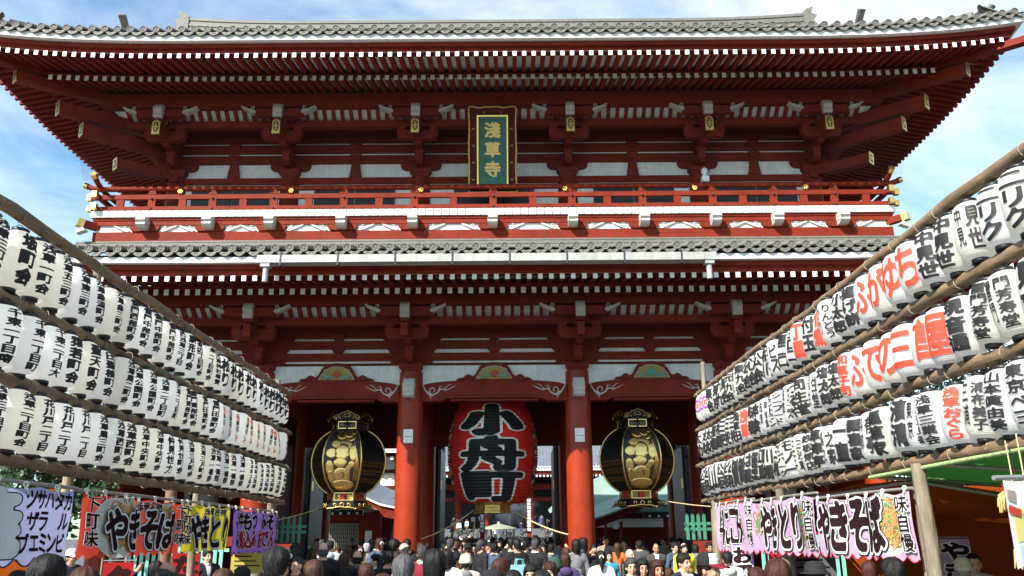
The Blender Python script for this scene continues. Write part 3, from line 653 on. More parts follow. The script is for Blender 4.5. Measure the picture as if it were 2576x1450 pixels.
# upper storey doors and windows behind the rail
for k,(a,c) in enumerate([(-9.7,-6.24),(-6.24,-2.24),(-2.24,2.24),(2.24,6.24),(6.24,9.7)]):
    if k in(9,): gp('lattice_window',lambda b:(b.box(a+.8,c-.8,UY-.12,UY-.055,10.66,11.9,0),[b.box(a+.85+.11*i,a+.92+.11*i,UY-.17,UY-.121,10.7,11.86,1) for i in range(int((c-a-1.7)/.11))]),[BLK,FGRN])
    else:
        for s in(-1,1):
            xm=(a+c)/2+s*.62; d=gp('door_panel',lambda b:b.box(xm-.6,xm+.6,UY-.12,UY-.06,10.64,11.95),BLK)
            gp('gilt_corner_fitting',lambda b:[b.prism([(xm+q*.58,10.92),(xm+q*.58,10.66),(xm+q*.36,10.92)][::(1 if q>0 else -1)],'y',UY-.135,UY-.121) for q in(-1,1)],GOLD,d)
# small shishi figure and loudspeaker standing on the rail
gp('loudspeaker',lambda b:(b.cbox((6.1,RY+.1,11.55),(.2,.2,.18)),b.lathe([(.05,0),(.10,.12),(.1,.2),(.03,.26)],12,(6.1,RY+.1,11.66))),[WHITE])
# ---------------------------------------------------------------- hanging plaque
pl=thing('name_plaque','tall green temple name plaque in a gilt scalloped frame under the upper eaves','plaque',(0,22.15,11.2))
pb=Vector((-.01,22.2,11.22)); pt_=Vector((-.01,21.72,13.66)); up=(pt_-pb); H=up.length; up.normalize(); nrm=Vector((0,-1,0)); nrm=(nrm-up*nrm.dot(up)).normalized()
def pq(x,z,d=0): return tuple(pb+Vector((x,0,0))+up*z+nrm*d)
def pbx(b,x0,x1,z0,z1,d0,d1,m=0):
    b.add([pq(x0,z0,d1),pq(x1,z0,d1),pq(x1,z1,d1),pq(x0,z1,d1),pq(x0,z0,d0),pq(x1,z0,d0),pq(x1,z1,d0),pq(x0,z1,d0)],[(0,1,2,3),(7,6,5,4),(0,4,5,1),(1,5,6,2),(2,6,7,3),(3,7,4,0)],m)
obj('backing_board',M1(lambda b:pbx(b,-.68,.68,0,H,-.06,0),REDD),pl)
obj('green_panel',M1(lambda b:pbx(b,-.40,.40,.22,H-.28,.002,.03),VERD),pl)
obj('inner_gilt_frame',M1(lambda b:(pbx(b,-.45,-.405,.17,H-.23,.001,.06),pbx(b,.405,.45,.17,H-.23,.001,.06),pbx(b,-.404,.404,.17,.215,.001,.058),pbx(b,-.404,.404,H-.275,H-.23,.001,.058)),GOLD),pl)
def wavy(b):
    n=40
    for s in(-1,1):
        P=[pq(s*(.675+.004*math.sin(i*1.9)+.008*math.sin(i*.33+1)),H*i/n,.03) for i in range(n+1)]; b.tube(P,[.028+.006*math.cos(i*1.9) for i in range(n+1)],8)
    n=26; b.tube([pq(-.68+1.36*i/n,H+.008*math.sin(i*.9)+.03*abs(math.cos(math.pi*i/n*2)),.03) for i in range(n+1)],.028,8)
    b.tube([pq(-.68+1.36*i/n,.0,.03) for i in range(n+1)],.03,8)
    for s in(-1,1):
        for q in(.15,.35,.55,.75): 
            for w in(-.02,.02): b.ell(pq(s*.55+w,H*q,.015),(.02,.02,.035),6,5)
        b.ell(pq(s*.25,H-.13,.015),(.035,.02,.02),6,5)
obj('gilt_scalloped_frame',M1(wavy,mat('dull_gilding',(.50,.33,.10),.5,.8,.2,9.)),pl)
def ptxt(b):
    for i,ch in enumerate('淺草寺'):
        vs,fs=glyph(ch,.030,40); s=.62; z0=H-.38-(i+1)*.575
        b.add([pq(-.31+x*s,z0-.02+y*s,.040) for x,y in vs],fs)
obj('gilt_lettering',M1(ptxt,GILT),pl)

# ---------------------------------------------------------------- bird netting under both eaves
NETM=mat('black_net_cord',(.012,.011,.010),.9,0,0)
def net(label,xh,top,bot,step,w=.0042,zsag=.0):
    b=MB(); ns=14
    def P(u,x): y=top[0]+(bot[0]-top[0])*u; z=top[1]+(bot[1]-top[1])*u-zsag*math.sin(math.pi*u); return Vector((x,y,z))
    n=int(2*xh/step)
    for i in range(n+1):
        x=-xh+i*step
        for k in range(ns//2): b.add([P(2*k/ns,x-w/2),P(2*k/ns,x+w/2),P(2*(k+1)/ns,x+w/2),P(2*(k+1)/ns,x-w/2)],[(0,1,2,3)])
    L=math.hypot(bot[0]-top[0],bot[1]-top[1]); m_=int(L/step)
    for j in range(m_+1):
        u=j/m_; du=w/2/L; b.add([P(u-du,-xh),P(u-du,xh),P(u+du,xh),P(u+du,-xh)],[(0,1,2,3)])
    tag(obj('bird_net',b.mesh('bird_net',NETM)),label,'net')
net('fine black bird net hung below the upper eaves',11.6,(20.45,14.0),(21.75,11.5),.040,.0024)
net('fine black bird net hung below the lower eaves',11.2,(20.45,7.78),(22.85,5.85),.040,.0024)
# ================================================================ great red lantern
PAPR=mat('red_lantern_paper',(.55,.022,.014),.6,0,.2,2.5,.2,14,.25)
INK=mat('black_ink',(.016,.016,.017),.6,0,.2,8.,0,40,.25); INKW=mat('chalk_outline',(.74,.71,.64),.8,0,.3,30.)
BRASS=mat('aged_brass',(.62,.42,.13),.38,1,.25,6.,.2,25)
LCX,LCY=-.09,25.3
def lprofile(z):
    t=(z-2.68)/(5.75-2.68); 
    return .86+.50*math.sin(math.pi*min(1,max(0,t))**.92)**.62 if 0<t<1 else .86
def lrad(z,rib=True): return lprofile(z)-(.030*abs(math.sin(math.pi*(z-2.68)/.0865)) if rib else 0)
RLN=thing('great_paper_lantern','giant red paper lantern with huge black characters hanging in the central passage','lantern',(LCX,LCY,2.38))
zs=np.linspace(2.69,5.74,36*5+1)
obj('paper_body',M1(lambda b:b.lathe([(lrad(z),z-0) for z in zs],72,(0,0,0)),PAPR),RLN,(LCX,LCY,0))
def lmap(cx,cz,w,h,eps,face=-math.pi/2):
    def f(x,y):
        z=cz+(y-.5)*h; a=face+(x-.5)*w/1.33+cx; z=min(5.72,max(2.70,z)); r=lrad(z)+eps
        return (LCX+r*math.cos(a),LCY+r*math.sin(a),z)
    return f
# characters and their chalk outline
spec=[('小',4.98,1.16,2.6),('舟',4.02,1.34,2.66),('町',3.10,1.14,2.66)]
def lch(b,bold,eps):
    for ch,cz,h,w in spec:
        vs,fs=glyph(ch,bold+{'小':.022,'舟':-.004,'町':.004}[ch],60); f=lmap(0.0,cz,w,h,eps); b.add([f(x,y) for x,y in vs],fs)
obj('character_outline',M1(lambda b:lch(b,.074,.006),INKW),RLN)
obj('black_characters',M1(lambda b:lch(b,.042,.012),INK),RLN)
def sidep(b,sg):
    for k,cz in enumerate((4.75,4.1,3.45)):
        f=lmap(sg*1.22,cz,.30,.56,.008); n=8
        b.add([f(i/3,j/n) for j in range(n+1) for i in range(4)],[(j*4+i,j*4+i+1,j*4+i+5,j*4+i+4) for j in range(n) for i in range(3)],0)
        g=lmap(sg*1.22,cz,.30,.56,.016); flat_text(b,['小舟町','浅草寺','魚河岸'][k],0,0,1,1,lambda x,y:g(x,y),.02,14,1)
for sg in(-1,1): obj('side_label',M1(lambda b:sidep(b,sg),[INK,mat('pale_gold_ink',(.5,.42,.24),.6)]),RLN)
obj('brass_base_ring',M1(lambda b:(b.lathe([(.50,2.40),(.60,2.40),(.60,2.44),(.55,2.46),(.55,2.63),(.62,2.66),(.62,2.70),(.5,2.70)],8,(0,0,0),0,False,True,math.pi/8),b.lathe([(.16,2.55),(.16,2.551)],8,(0,-.56,0))),BRASS),RLN,(LCX,LCY,0))
obj('black_top_ring',M1(lambda b:b.lathe([(.80,5.70),(.92,5.72),(.92,5.9),(.7,5.95)],32),BLK),RLN,(LCX,LCY,0))
obj('hanging_iron',M1(lambda b:b.tube([(0,0,5.9),(0,0,6.42)],.09,8),IRON),RLN,(LCX,LCY,0))
ROPE=mat('straw_rope',(.52,.42,.22),.85,0,.2,40.)
def sag(a,c,s,n=14): 
    a=Vector(a);c=Vector(c); return [a+(c-a)*(i/n)+Vector((0,0,-s*4*(i/n)*(1-i/n))) for i in range(n+1)]
def rope(a,c,s,label,r=.018): tag(obj('stay_rope',M1(lambda b:b.tube([p-Vector(a) for p in sag(a,c,s)],r,6),ROPE),None,a),label,'rope')
rope((LCX+.55,LCY-.1,2.5),(2.3,LY-.34,1.72),.12,'straw rope from great red lantern to right central column')
rope((LCX-.55,LCY-.1,2.5),(-2.3,LY-.34,1.62),.14,'straw rope from great red lantern to left central column')
# ================================================================ copper lanterns
COPB=mat('blackened_copper',(.018,.018,.016),.34,.3,.3,20.,.25,60)
DOT=mat('hammered_black',(.05,.05,.045),.35,.5,.5,70.,.5,90)
GOLDB=mat('bright_gilding',(.88,.58,.20),.36,1,.10,7.,.05,20)
def copper(cx,cy,label,face):
    T=thing('copper_lantern',label,'lantern',(cx,cy,2.48))
    prof=[(.575,2.985),(.74,3.10),(.90,3.28),(1.02,3.50),(1.085,3.75),(1.095,3.95),(1.05,4.20),(.96,4.42),(.82,4.60),(.66,4.72),(.56,4.775)]
    def Rz(z):
        for (r0,z0),(r1,z1) in zip(prof[:-1],prof[1:]):
            if z<=z1: return r0+(r1-r0)*(z-z0)/(z1-z0)
        return prof[-1][0]
    ph=math.pi/6 # a facet faces -y
    zz=np.linspace(2.985,4.775,30)
    obj('lantern_body',M1(lambda b:b.lathe([(Rz(z),z) for z in zz],6,(0,0,0),0,False,True,0),COPB),T,(cx,cy,0))
    for k in range(6):
        a=k*math.pi/3
        obj('gilt_rib',M1(lambda b:b.tube([(Rz(z)*1.0*math.cos(a),Rz(z)*math.sin(a),z) for z in zz],.030,6),GOLDB),T,(cx,cy,0))
    A=math.cos(math.pi/6)
    def fm(k,eps):
        ca=-math.pi/2+k*math.pi/3
        def f(u,v): # u -1..1 across the facet, v 0..1 up
            z=2.99+v*1.78; r=Rz(z); ap=r*A+eps; t=u*r*.5
            return (cx+ap*math.cos(ca)-t*math.sin(ca),cy+ap*math.sin(ca)+t*math.cos(ca),z)
        return f
    f=fm(0,.006)
    obj('hammered_panel',M1(lambda b:b.add([f(-.9+1.8*i/6,.02+.96*j/16) for j in range(17) for i in range(7)],[(j*7+i,j*7+i+1,j*7+i+8,j*7+i+7) for j in range(16) for i in range(6)]),DOT),T)
    def U(x,y): return ((x-402)/255.,(1140-y)/810.)
    E=[(430,455,150,62,-.15),(405,545,165,55,.1),(255,650,70,62,.2),(548,650,48,104,0),(400,640,95,100,0),(378,775,85,56,0),(235,850,50,105,0),(240,965,48,90,0),(395,950,118,108,0),(490,845,36,36,0),(530,800,40,40,0),(400,1055,180,58,0),(345,410,85,48,.3),(545,372,72,24,.2),(470,400,70,40,.2),(300,520,60,50,0)]
    def blobs(b):
        for k,(x,y,rx,ry,rot) in enumerate(E):
            n=20; rx*=1.12; ry*=1.12; e=.012+.0014*k; g=fm(0,e); g0=fm(0,.006); gi=fm(0,e+.002)
            def P(gm,s): 
                o=[]
                for i in range(n):
                    t=2*math.pi*i/n; dx,dy=rx*s*math.cos(t),ry*s*math.sin(t); dx,dy=dx*math.cos(rot)-dy*math.sin(rot),dx*math.sin(rot)+dy*math.cos(rot)
                    u,v=U(x+dx,y+dy); o.append(gm(max(-.93,min(.93,u)),v))
                return o
            a,c,d,d2=P(g0,1.0),P(g,.985),P(gi,.72),P(gi,.36)
            b.rings([a[::-1],c[::-1],d[::-1],d2[::-1]],0,True,True,True)
        for q in range(5):
            g=fm(0,.03); b.tube([g(*U(570+ (q*22-30)*t**1.4+25*math.sin(t*2.2),500+500*t)) for t in np.linspace(0,1,12)],.010,5)
    obj('gilt_relief',M1(blobs,GOLDB),T)
    def dots(b):
        for x,y,l,w in((300,735,30,5),(482,640,7,30),(318,665,6,26),(470,705,26,5),(352,928,5,8),(250,905,5,22),(455,820,22,5)):
            g=fm(0,.042); n=10; P=[]
            for i in range(n):
                t=2*math.pi*i/n; P.append(g(*U(x+l*math.cos(t),y+w*math.sin(t))))
            b.add(P,[tuple(range(n))[::-1]])
        b.tube([fm(0,.040)(*U(400+32*math.cos(t),935+34*math.sin(t))) for t in np.linspace(-1.9,1.3,12)],.012,5)
    obj('engraved_marks',M1(dots,BLK),T)
    for k in(-1,1,-2,2):
        def rows(b):
            for r_,v in enumerate((.46,.41,.33,.28,.20,.16)):
                for i in range(16):
                    g=fm(k,.008); u=-.82+1.64*i/15.; h=.016; w=.03
                    b.add([g(u-w,v-h),g(u+w,v-h),g(u+w*.6,v+h),g(u-w*.8,v+h)],[(0,1,2,3)])
        obj('gilt_donor_names',M1(rows,mat('dim_gilding',(.35,.20,.05),.5,.6)),T)
    # base: lattice drum and flared skirt
    obj('drum_core',M1(lambda b:b.lathe([(.50,2.76),(.50,2.985)],6,(0,0,0),0,False),BLK),T,(cx,cy,0))
    for k in range(6):
        ca=-math.pi/2+k*math.pi/3; Mz=Matrix.Rotation(ca+math.pi/2,4,'Z')
        def lat(b):
            y=-.545*A; w=.545*.5
            for z0,z1 in((2.765,2.785),(2.965,2.985)): b.box(-w,w,y-.02,y,z0,z1,0)
            for x in(-w,w-.02): b.box(x,x+.02,y-.021,y-.001,2.786,2.964,0)
            for sx in(-1,1):
                for r_ in range(5):
                    for i in range(4):
                        x0=sx*(.085+.05*i); z0=2.80+.033*r_
                        b.tube([(x0+sx*.025*math.cos(t)+sx*.025,y-.012,z0+.014*math.sin(t)) for t in np.linspace(0,2*math.pi,9)],.0045,4,0)
            b.box(-.055,.055,y-.018,y-.002,2.79,2.96,1)
        o=obj('gilt_lattice',M1(lat,[GOLDB,PAPR]),T,(cx,cy,0),(0,0,ca+math.pi/2))
        def skirt(b):
            r0,r1=.57,.80; n=10
            top=[(r0*.5*(-1+2*i/n),-r0*A,2.765) for i in range(n+1)]; mid=[(r1*.44*(-1+2*i/n),-(r1*.86)*A,2.62) for i in range(n+1)]
            bot=[(r1*.5*(-1+2*i/n),-r1*A,2.52+.05*math.sin(math.pi*i/n)**.7+.018*abs(math.cos(2.5*math.pi*i/n))) for i in range(n+1)]
            b.rings([top,mid,bot],0,True,False); b.tube(bot,.018,5,1)
            for x in(-.2,0,.2):
                h=.055 if x==0 else .04
                b.tube([(x+h*math.cos(t),-.665-.012,2.645+h*.9*math.sin(t)) for t in np.linspace(-.9,math.pi+.9,12)],.014,5,1)
        obj('flared_skirt',M1(skirt,[COPB,GOLDB]),T,(cx,cy,0),(0,0,ca+math.pi/2))
        def neck(b):
            y=-.50*A; w=.27
            b.box(-w,w,y-.01,y+.01,4.80,5.02,0)
            for z0,z1 in((4.80,4.825),(4.995,5.02)): b.box(-w,w,y-.03,y-.0101,z0,z1,1)
            for x in(-w,w-.025): b.box(x,x+.025,y-.031,y-.0105,4.8255,4.9945,1)
            b.tube([(.055*math.cos(t),y-.016,4.91+.055*math.sin(t)) for t in np.linspace(0,2*math.pi,15)],.008,5,1); manji(b,.062,1,y-.013,4.91)
            for s in(-1,1): b.tube([(s*(.15+.05*math.cos(t)),y-.014,4.90+.03*math.sin(t*1.0)) for t in np.linspace(0,5.5,10)],.007,4,1)
        obj('neck_plate',M1(neck,[BLK,GOLDB]),T,(cx,cy,0),(0,0,ca+math.pi/2))
        def crown(b):
            y=-.62*A
            out=[(-.34,5.05),(-.37,5.12),(-.31,5.19),(-.22,5.19),(-.18,5.25),(-.09,5.27),(0,5.32)]; out=out+[(-x,z) for x,z in out[::-1][1:]]
            b.prism(out[::-1],'y',y-.008,y+.008,0); b.tube([(x,y-.012,z) for x,z in out],.014,5,1)
            hh=[(-.06,5.13),(-.1,5.17),(-.07,5.22),(0,5.24),(.07,5.22),(.1,5.17),(.06,5.13),(0,5.15),(-.06,5.13)]; b.tube([(x,y-.012,z) for x,z in hh],.010,5,1)
            for s in(-1,1): b.tube([(s*(.25+.06*math.cos(t)),y-.012,5.10+.04*math.sin(t)) for t in np.linspace(0,5,10)],.010,5,1)
        obj('gilt_crown_leaf',M1(crown,[COPB,GOLDB]),T,(cx,cy,0),(0,0,ca+math.pi/2))
    obj('neck_core',M1(lambda b:b.lathe([(.5,4.76),(.47,4.8),(.47,5.02),(.66,5.05),(.6,5.08),(.08,5.15),(.08,6.4)],12,(0,0,0)),COPB),T,(cx,cy,0))
copper(-4.33,25.0,'black copper lantern with gilt relief in the left passage','L')
copper(4.16,25.0,'black copper lantern with gilt relief in the right passage','R')
rope((-4.9,24.8,2.62),(-6.2,LY-.2,2.15),.05,'thin straw rope below the left copper lantern',.012)
rope((4.75,24.8,2.72),(6.3,17.6,2.3),.1,'straw rope from right copper lantern to right lantern rack',.014)
# ================================================================ lantern racks
LOG=mat('weathered_log',(.17,.115,.070),.85,0,.35,7.,.5,30,.2,(1,.25,1)); LOGP=mat('pale_log',(.20,.165,.12),.85,0,.5,6.,.8,18,.2,(1.5,1.5,.25))
PAP=bpy.data.materials.new('white_lantern_paper'); PAP.use_nodes=True
def paper(m,col,tr):
    t=m.node_tree; t.nodes.clear(); o=t.nodes.new('ShaderNodeOutputMaterial'); d=t.nodes.new('ShaderNodeBsdfDiffuse'); l=t.nodes.new('ShaderNodeBsdfTranslucent'); x=t.nodes.new('ShaderNodeMixShader')
    n=t.nodes.new('ShaderNodeTexNoise'); n.inputs['Scale'].default_value=5; tc=t.nodes.new('ShaderNodeTexCoord'); t.links.new(tc.outputs['Object'],n.inputs['Vector'])
    r=t.nodes.new('ShaderNodeValToRGB'); r.color_ramp.elements[0].color=tuple(c*.84 for c in col)+(1,); r.color_ramp.elements[1].color=tuple(col)+(1,); t.links.new(n.outputs['Fac'],r.inputs['Fac'])
    sp=t.nodes.new('ShaderNodeSeparateXYZ'); t.links.new(tc.outputs['Object'],sp.inputs['Vector']); w=t.nodes.new('ShaderNodeMath'); w.operation='MULTIPLY'; w.inputs[1].default_value=2*math.pi/.0135; t.links.new(sp.outputs['Z'],w.inputs[0])
    si=t.nodes.new('ShaderNodeMath'); si.operation='SINE'; t.links.new(w.outputs[0],si.inputs[0]); bp=t.nodes.new('ShaderNodeBump'); bp.inputs['Strength'].default_value=.5; bp.inputs['Distance'].default_value=.002; t.links.new(si.outputs[0],bp.inputs['Height'])
    for q in(d,l): t.links.new(r.outputs['Color'],q.inputs['Color'])
    t.links.new(bp.outputs['Normal'],d.inputs['Normal'])
    x.inputs['Fac'].default_value=tr; t.links.new(d.outputs[0],x.inputs[1]); t.links.new(l.outputs[0],x.inputs[2]); t.links.new(x.outputs[0],o.inputs['Surface'])
paper(PAP,(.94,.94,.92),.68)
PAP2=bpy.data.materials.new('cream_lantern_paper'); PAP2.use_nodes=True; paper(PAP2,(.93,.91,.85),.68)
PAP3=bpy.data.materials.new('worn_lantern_paper'); PAP3.use_nodes=True; paper(PAP3,(.90,.90,.89),.64)
REDINK=mat('red_ink',(.60,.045,.02),.7,0,.15,9.); PURINK=mat('purple_ink',(.25,.03,.30),.7)
LPROF=[(.045,.0),(.080,.004),(.130,.030),(.154,.075),(.165,.14),(.168,.26),(.165,.38),(.154,.445),(.130,.490),(.080,.516),(.045,.52)]
def LR(z):
    for (r0,z0),(r1,z1) in zip(LPROF[:-1],LPROF[1:]):
        if z<=z1: return r0+(r1-r0)*max(0,(z-z0))/(z1-z0)
    return .055
def fine(pr,k=3):
    z=np.linspace(.004,.516,24); return [(LR(a),a) for a in z]
def lbody(sd):
    q=np.random.default_rng(sd); ph=q.random(6)*6.28; n=28; rs=[]
    for k,z in enumerate(np.linspace(.004,.516,38)):
        rb=.0022*(k%2); row=[]
        for i in range(n):
            a=2*math.pi*i/n; d=.0035*math.sin(2*a+ph[0]+z*6)+.0025*math.sin(3*a+ph[1]-z*11)+.002*math.sin(5*a+ph[2]+z*21)
            r=LR(z)+(d if .05<z<.47 else d*.3)-rb-.002; row.append((r*math.cos(a),r*math.sin(a),z))
        rs.append(row)
    return M1(lambda b:b.rings(rs,0,True,True,False),[PAP,PAP,PAP2,PAP3,PAP2][sd],'lantern_paper')
LBODIES=[lbody(s) for s in range(5)]
LRINGT=M1(lambda b:(b.lathe([(.070,.51),(.078,.51),(.078,.545),(.070,.545)],20),b.tube([(0,.07*math.cos(t),.54+.04*math.sin(t)) for t in np.linspace(0,math.pi,9)],.004,4)),BLK); LRINGB=M1(lambda b:b.lathe([(.066,-.028),(.074,-.028),(.074,.012),(.066,.012)],20),BLK)
ORD=['first','second','third','fourth','fifth','sixth','seventh','eighth','ninth','tenth','eleventh','twelfth','thirteenth','fourteenth','fifteenth','sixteenth','seventeenth','eighteenth','nineteenth','twentieth','twenty-first','twenty-second','twenty-third','twenty-fourth','twenty-fifth','twenty-sixth','twenty-seventh','twenty-eighth','twenty-ninth','thirtieth','thirty-first','thirty-second','thirty-third']
def lantern(x,y,z,face,parts,label,group):
    """parts: list of (text,ink,width,zlo,zhi,azimuth offset,bold)"""
    T=thing('paper_lantern',label,'lantern',(x,y,z),0,group)
    tl=RNG.normal(0,.05); T.rotation_euler=(RNG.normal(0,.045),tl,0)
    s=.96+RNG.normal(0,.018); T.scale=(s,s*(1+RNG.normal(0,.02)),1.03+RNG.normal(0,.015))
    lobj('paper_body',LBODIES[int(RNG.integers(5))],T,(0,0,0),(0,0,0)); lobj('top_ring',LRINGT,T); lobj('bottom_ring',LRINGB,T)
    for text,ink,w,z0,z1,az,bold in parts:
        b=MB(); n=30 if len(text)<=2 else 20
        def f(px,pz):
            a=face+az+px/.178; r=LR(pz)+.0062; return (r*math.cos(a),r*math.sin(a),pz)
        flat_text(b,text,-w/2,z0,w,z1-z0,f,bold,n,0,True,1.28)
        lobj('brush_writing',b.mesh('writing',ink),T)
def rackpole(name,parent,pts,r,m,seed):
    q=random.Random(seed); n=len(pts)
    return obj(name,M1(lambda b:b.tube([Vector(p)+Vector((q.gauss(0,.008),0,q.gauss(0,.008))) for p in pts],[r*(1+q.gauss(0,.05))*(1-.25*i/n) for i in range(n)],9),m),parent)
def rack(side,xa,xb,ya,yb,hs,posts,nm):
    T=thing('lantern_rack','%s rack of log poles carrying three rows of paper lanterns'%nm,'rack',(xb,yb,0))
    X=lambda y:xa+(xb-xa)*(y-ya)/(yb-ya)
    for k,h in enumerate(hs):
        y1=yb+.25+.15*((k*7)%3); pts=[(X(y)+side*.015,y,h+.01*math.sin(y)) for y in np.linspace(ya-2.2,y1,26)]
        p=rackpole('log_pole',T,pts,.062,LOG,side*10+k)
        def wires(b):
            y=ya-1.5
            while y<y1-.1:
                cx,cz=X(y)+side*.015,h+.01*math.sin(y); b.tube([(cx+.066*math.cos(t),y+.03*math.sin(t/2),cz+.064*math.sin(t)) for t in np.linspace(0,6.28,9)],.0035,4); y+=.30+random.random()*.6
        o=obj('wire_ties',M1(wires,mat('pale_wire',(.35,.30,.22),.7)),p); o['kind']='stuff'
    for (px,py,pz) in posts: rackpole('log_post',T,[(px,py,z) for z in np.linspace(0,pz,9)],.062,LOGP,int(px*10+py))
    return T,X
TL,XLf=rack(-1,-3.90,-3.98,6.6,16.6,[4.57,3.79,3.10,2.43],[(-4.16,8.97,4.76),(-4.16,12.71,4.66),(-4.12,16.41,4.78)],'left')
TR,XRf=rack(1,4.46,4.40,6.5,17.4,[4.60,3.88,3.15,2.43],[(4.64,8.74,4.70),(4.60,12.94,4.74),(4.54,17.36,5.25)],'right')
BK_=INK
def col(text,ink=None,w=None,bold=None): 
    n=len(text); w=w or (.215 if n<=3 else .185 if n<=5 else .17)
    return [(text,ink or BK_,w,.032,.49,0,bold if bold is not None else (.040 if n<=3 else .032))]
def big(ch,ink): return [(ch,ink,.30,.045,.475,0,.022)]
def two(a,c,i1=None,i2=None): return [(a,i1 or BK_,.085,.10,.46,-.42,.012),(c,i2 or BK_,.15,.05,.45,.35,.022)]
LROW=[
 ['浅草三町会','坂町会','浅草一町会','浅草五三町会','浅草東三町会','浅草象潟町会','浅草象三町会','雷門西部町会','雷門中部町会','雷門中部町会','雷門中部町会','西浅草三丁目','駒形町会','寿四丁目町会','寿一丁目町会','浅草神社奉賛']+['松り']*9,
 ['浅草中町会','千束一丁目南','千束一丁目町','千束二丁目大','猿若町会','聖天町会','田聖横町会','浅草馬二町会','浅草公園町会','浅草公園町会','浅草二丁目町','浅草二丁目町','雷門東部町会','雷門東部町会','雷門田原町会','雷門田原町会']+['R浅草花やしき']*9,
 ['浅草三丁目町','浅草三丁目町会','浅草二丁目町会','花川戸二丁目','花川戸二丁目','花川戸一丁目','浅草馬三町会','浅草西町会','浅草西町会','浅草中央町会','浅草中央町会','仲見世力','仲見世町会','浅草三月町会','浅草三月町会']+['浅草一番街']*5+['宮本和太助商']*5]
RROW=[
 ['二リク','二リク','中見世','中見世','中見世','!ち','!ゆ','!が','!ふ','揚げ餅','小太郎','かりんとう','R佃煮','付玉','R丁屋','ヨロコ','屋コロ','ヨビス','福川','公会','心会','公会','東九会','東九会','元九会','東会','九九','東京','東会','P〇','P〇'],
 ['東京','雷門芳寿堂','雷門芳寿堂','現音通','!屋','!首','!三','!の','!で','!ふ','R和菓子司','塩太郎','塩太郎','司生堂','司生堂','つるや','浅草名らーめん','シーフード','レストラン','浅草会館','本食','味春','R浅草','浅草田','三把','三把','三把','福屋','福屋','太助','太助'],
 ['東京ベ三','東京ベ三','山本眞由美','三浦布美子','R浅草おぐら','浅草三業会','東京浅草見番','濱清','瓢箪家','料郁亭','瓢喜家','一直','福之家','草津亭','鉄板焼店','三三浅草','モノ一','ハンバーグ','三橋','川橋','正直','里','は建','健','健','公阪','公阪','公阪','山','山','公阪']]
RN=['top','middle','bottom']
for rix,(row,z0) in enumerate(zip(LROW,(3.885,3.190,2.520))):
    n=30
    for i in range(n):
        y=5.516+i*.368+RNG.normal(0,.012); t=row[min(max(0,i-3),len(row)-1)]
        ink=BK_; red=t[0]=='R'; t=t[1:] if red else t
        parts=col(t,REDINK if red else None)
        if red: parts=[('浅',REDINK,.10,.33,.46,0,.03),('草花',BK_,.10,.20,.34,0,.03),('やしき',REDINK,.10,.05,.22,0,.03)]
        if t=='松り': parts=[('松り',BK_,.25,.05,.47,0,.035)]
        lantern(XLf(y),y,z0+RNG.normal(0,.008)-(.0 if rix else 0),R(-12)+RNG.normal(0,.10),parts,'paper lantern, %s writing, %s from gate end, %s row, left rack'%('red and black' if red else 'black brush',ORD[n-1-i],RN[rix]),'paper lanterns on the left rack')
for rix,(row,z0) in enumerate(zip(RROW,(3.965,3.235,2.515))):
    n=33
    for i in range(n):
        y=5.594+i*.356+RNG.normal(0,.01); t=row[min(max(0,i-1),len(row)-1)]
        cname='black brush'
        if t[0]=='!': parts=big(t[1:],REDINK); cname='one big red'
        elif t[0]=='R': parts=col(t[1:],REDINK); cname='red brush'
        elif t[0]=='P': parts=[('〇',PURINK,.22,.15,.40,0,.02),('の',REDINK,.09,.22,.33,0,.02)]; cname='purple ring'
        elif len(t)>=3 and (i*7+rix)%3==0: parts=two(t[:2],t[1:])
        else: parts=col(t,None,.24 if len(t)<=3 else .19,.034 if len(t)<=3 else .024)
        lantern(XRf(y),y,z0+RNG.normal(0,.008),math.pi+R(33)+RNG.normal(0,.12),parts,'paper lantern, %s writing, %s from gate end, %s row, right rack'%(cname,ORD[n-1-i],RN[rix]),'paper lanterns on the right rack')
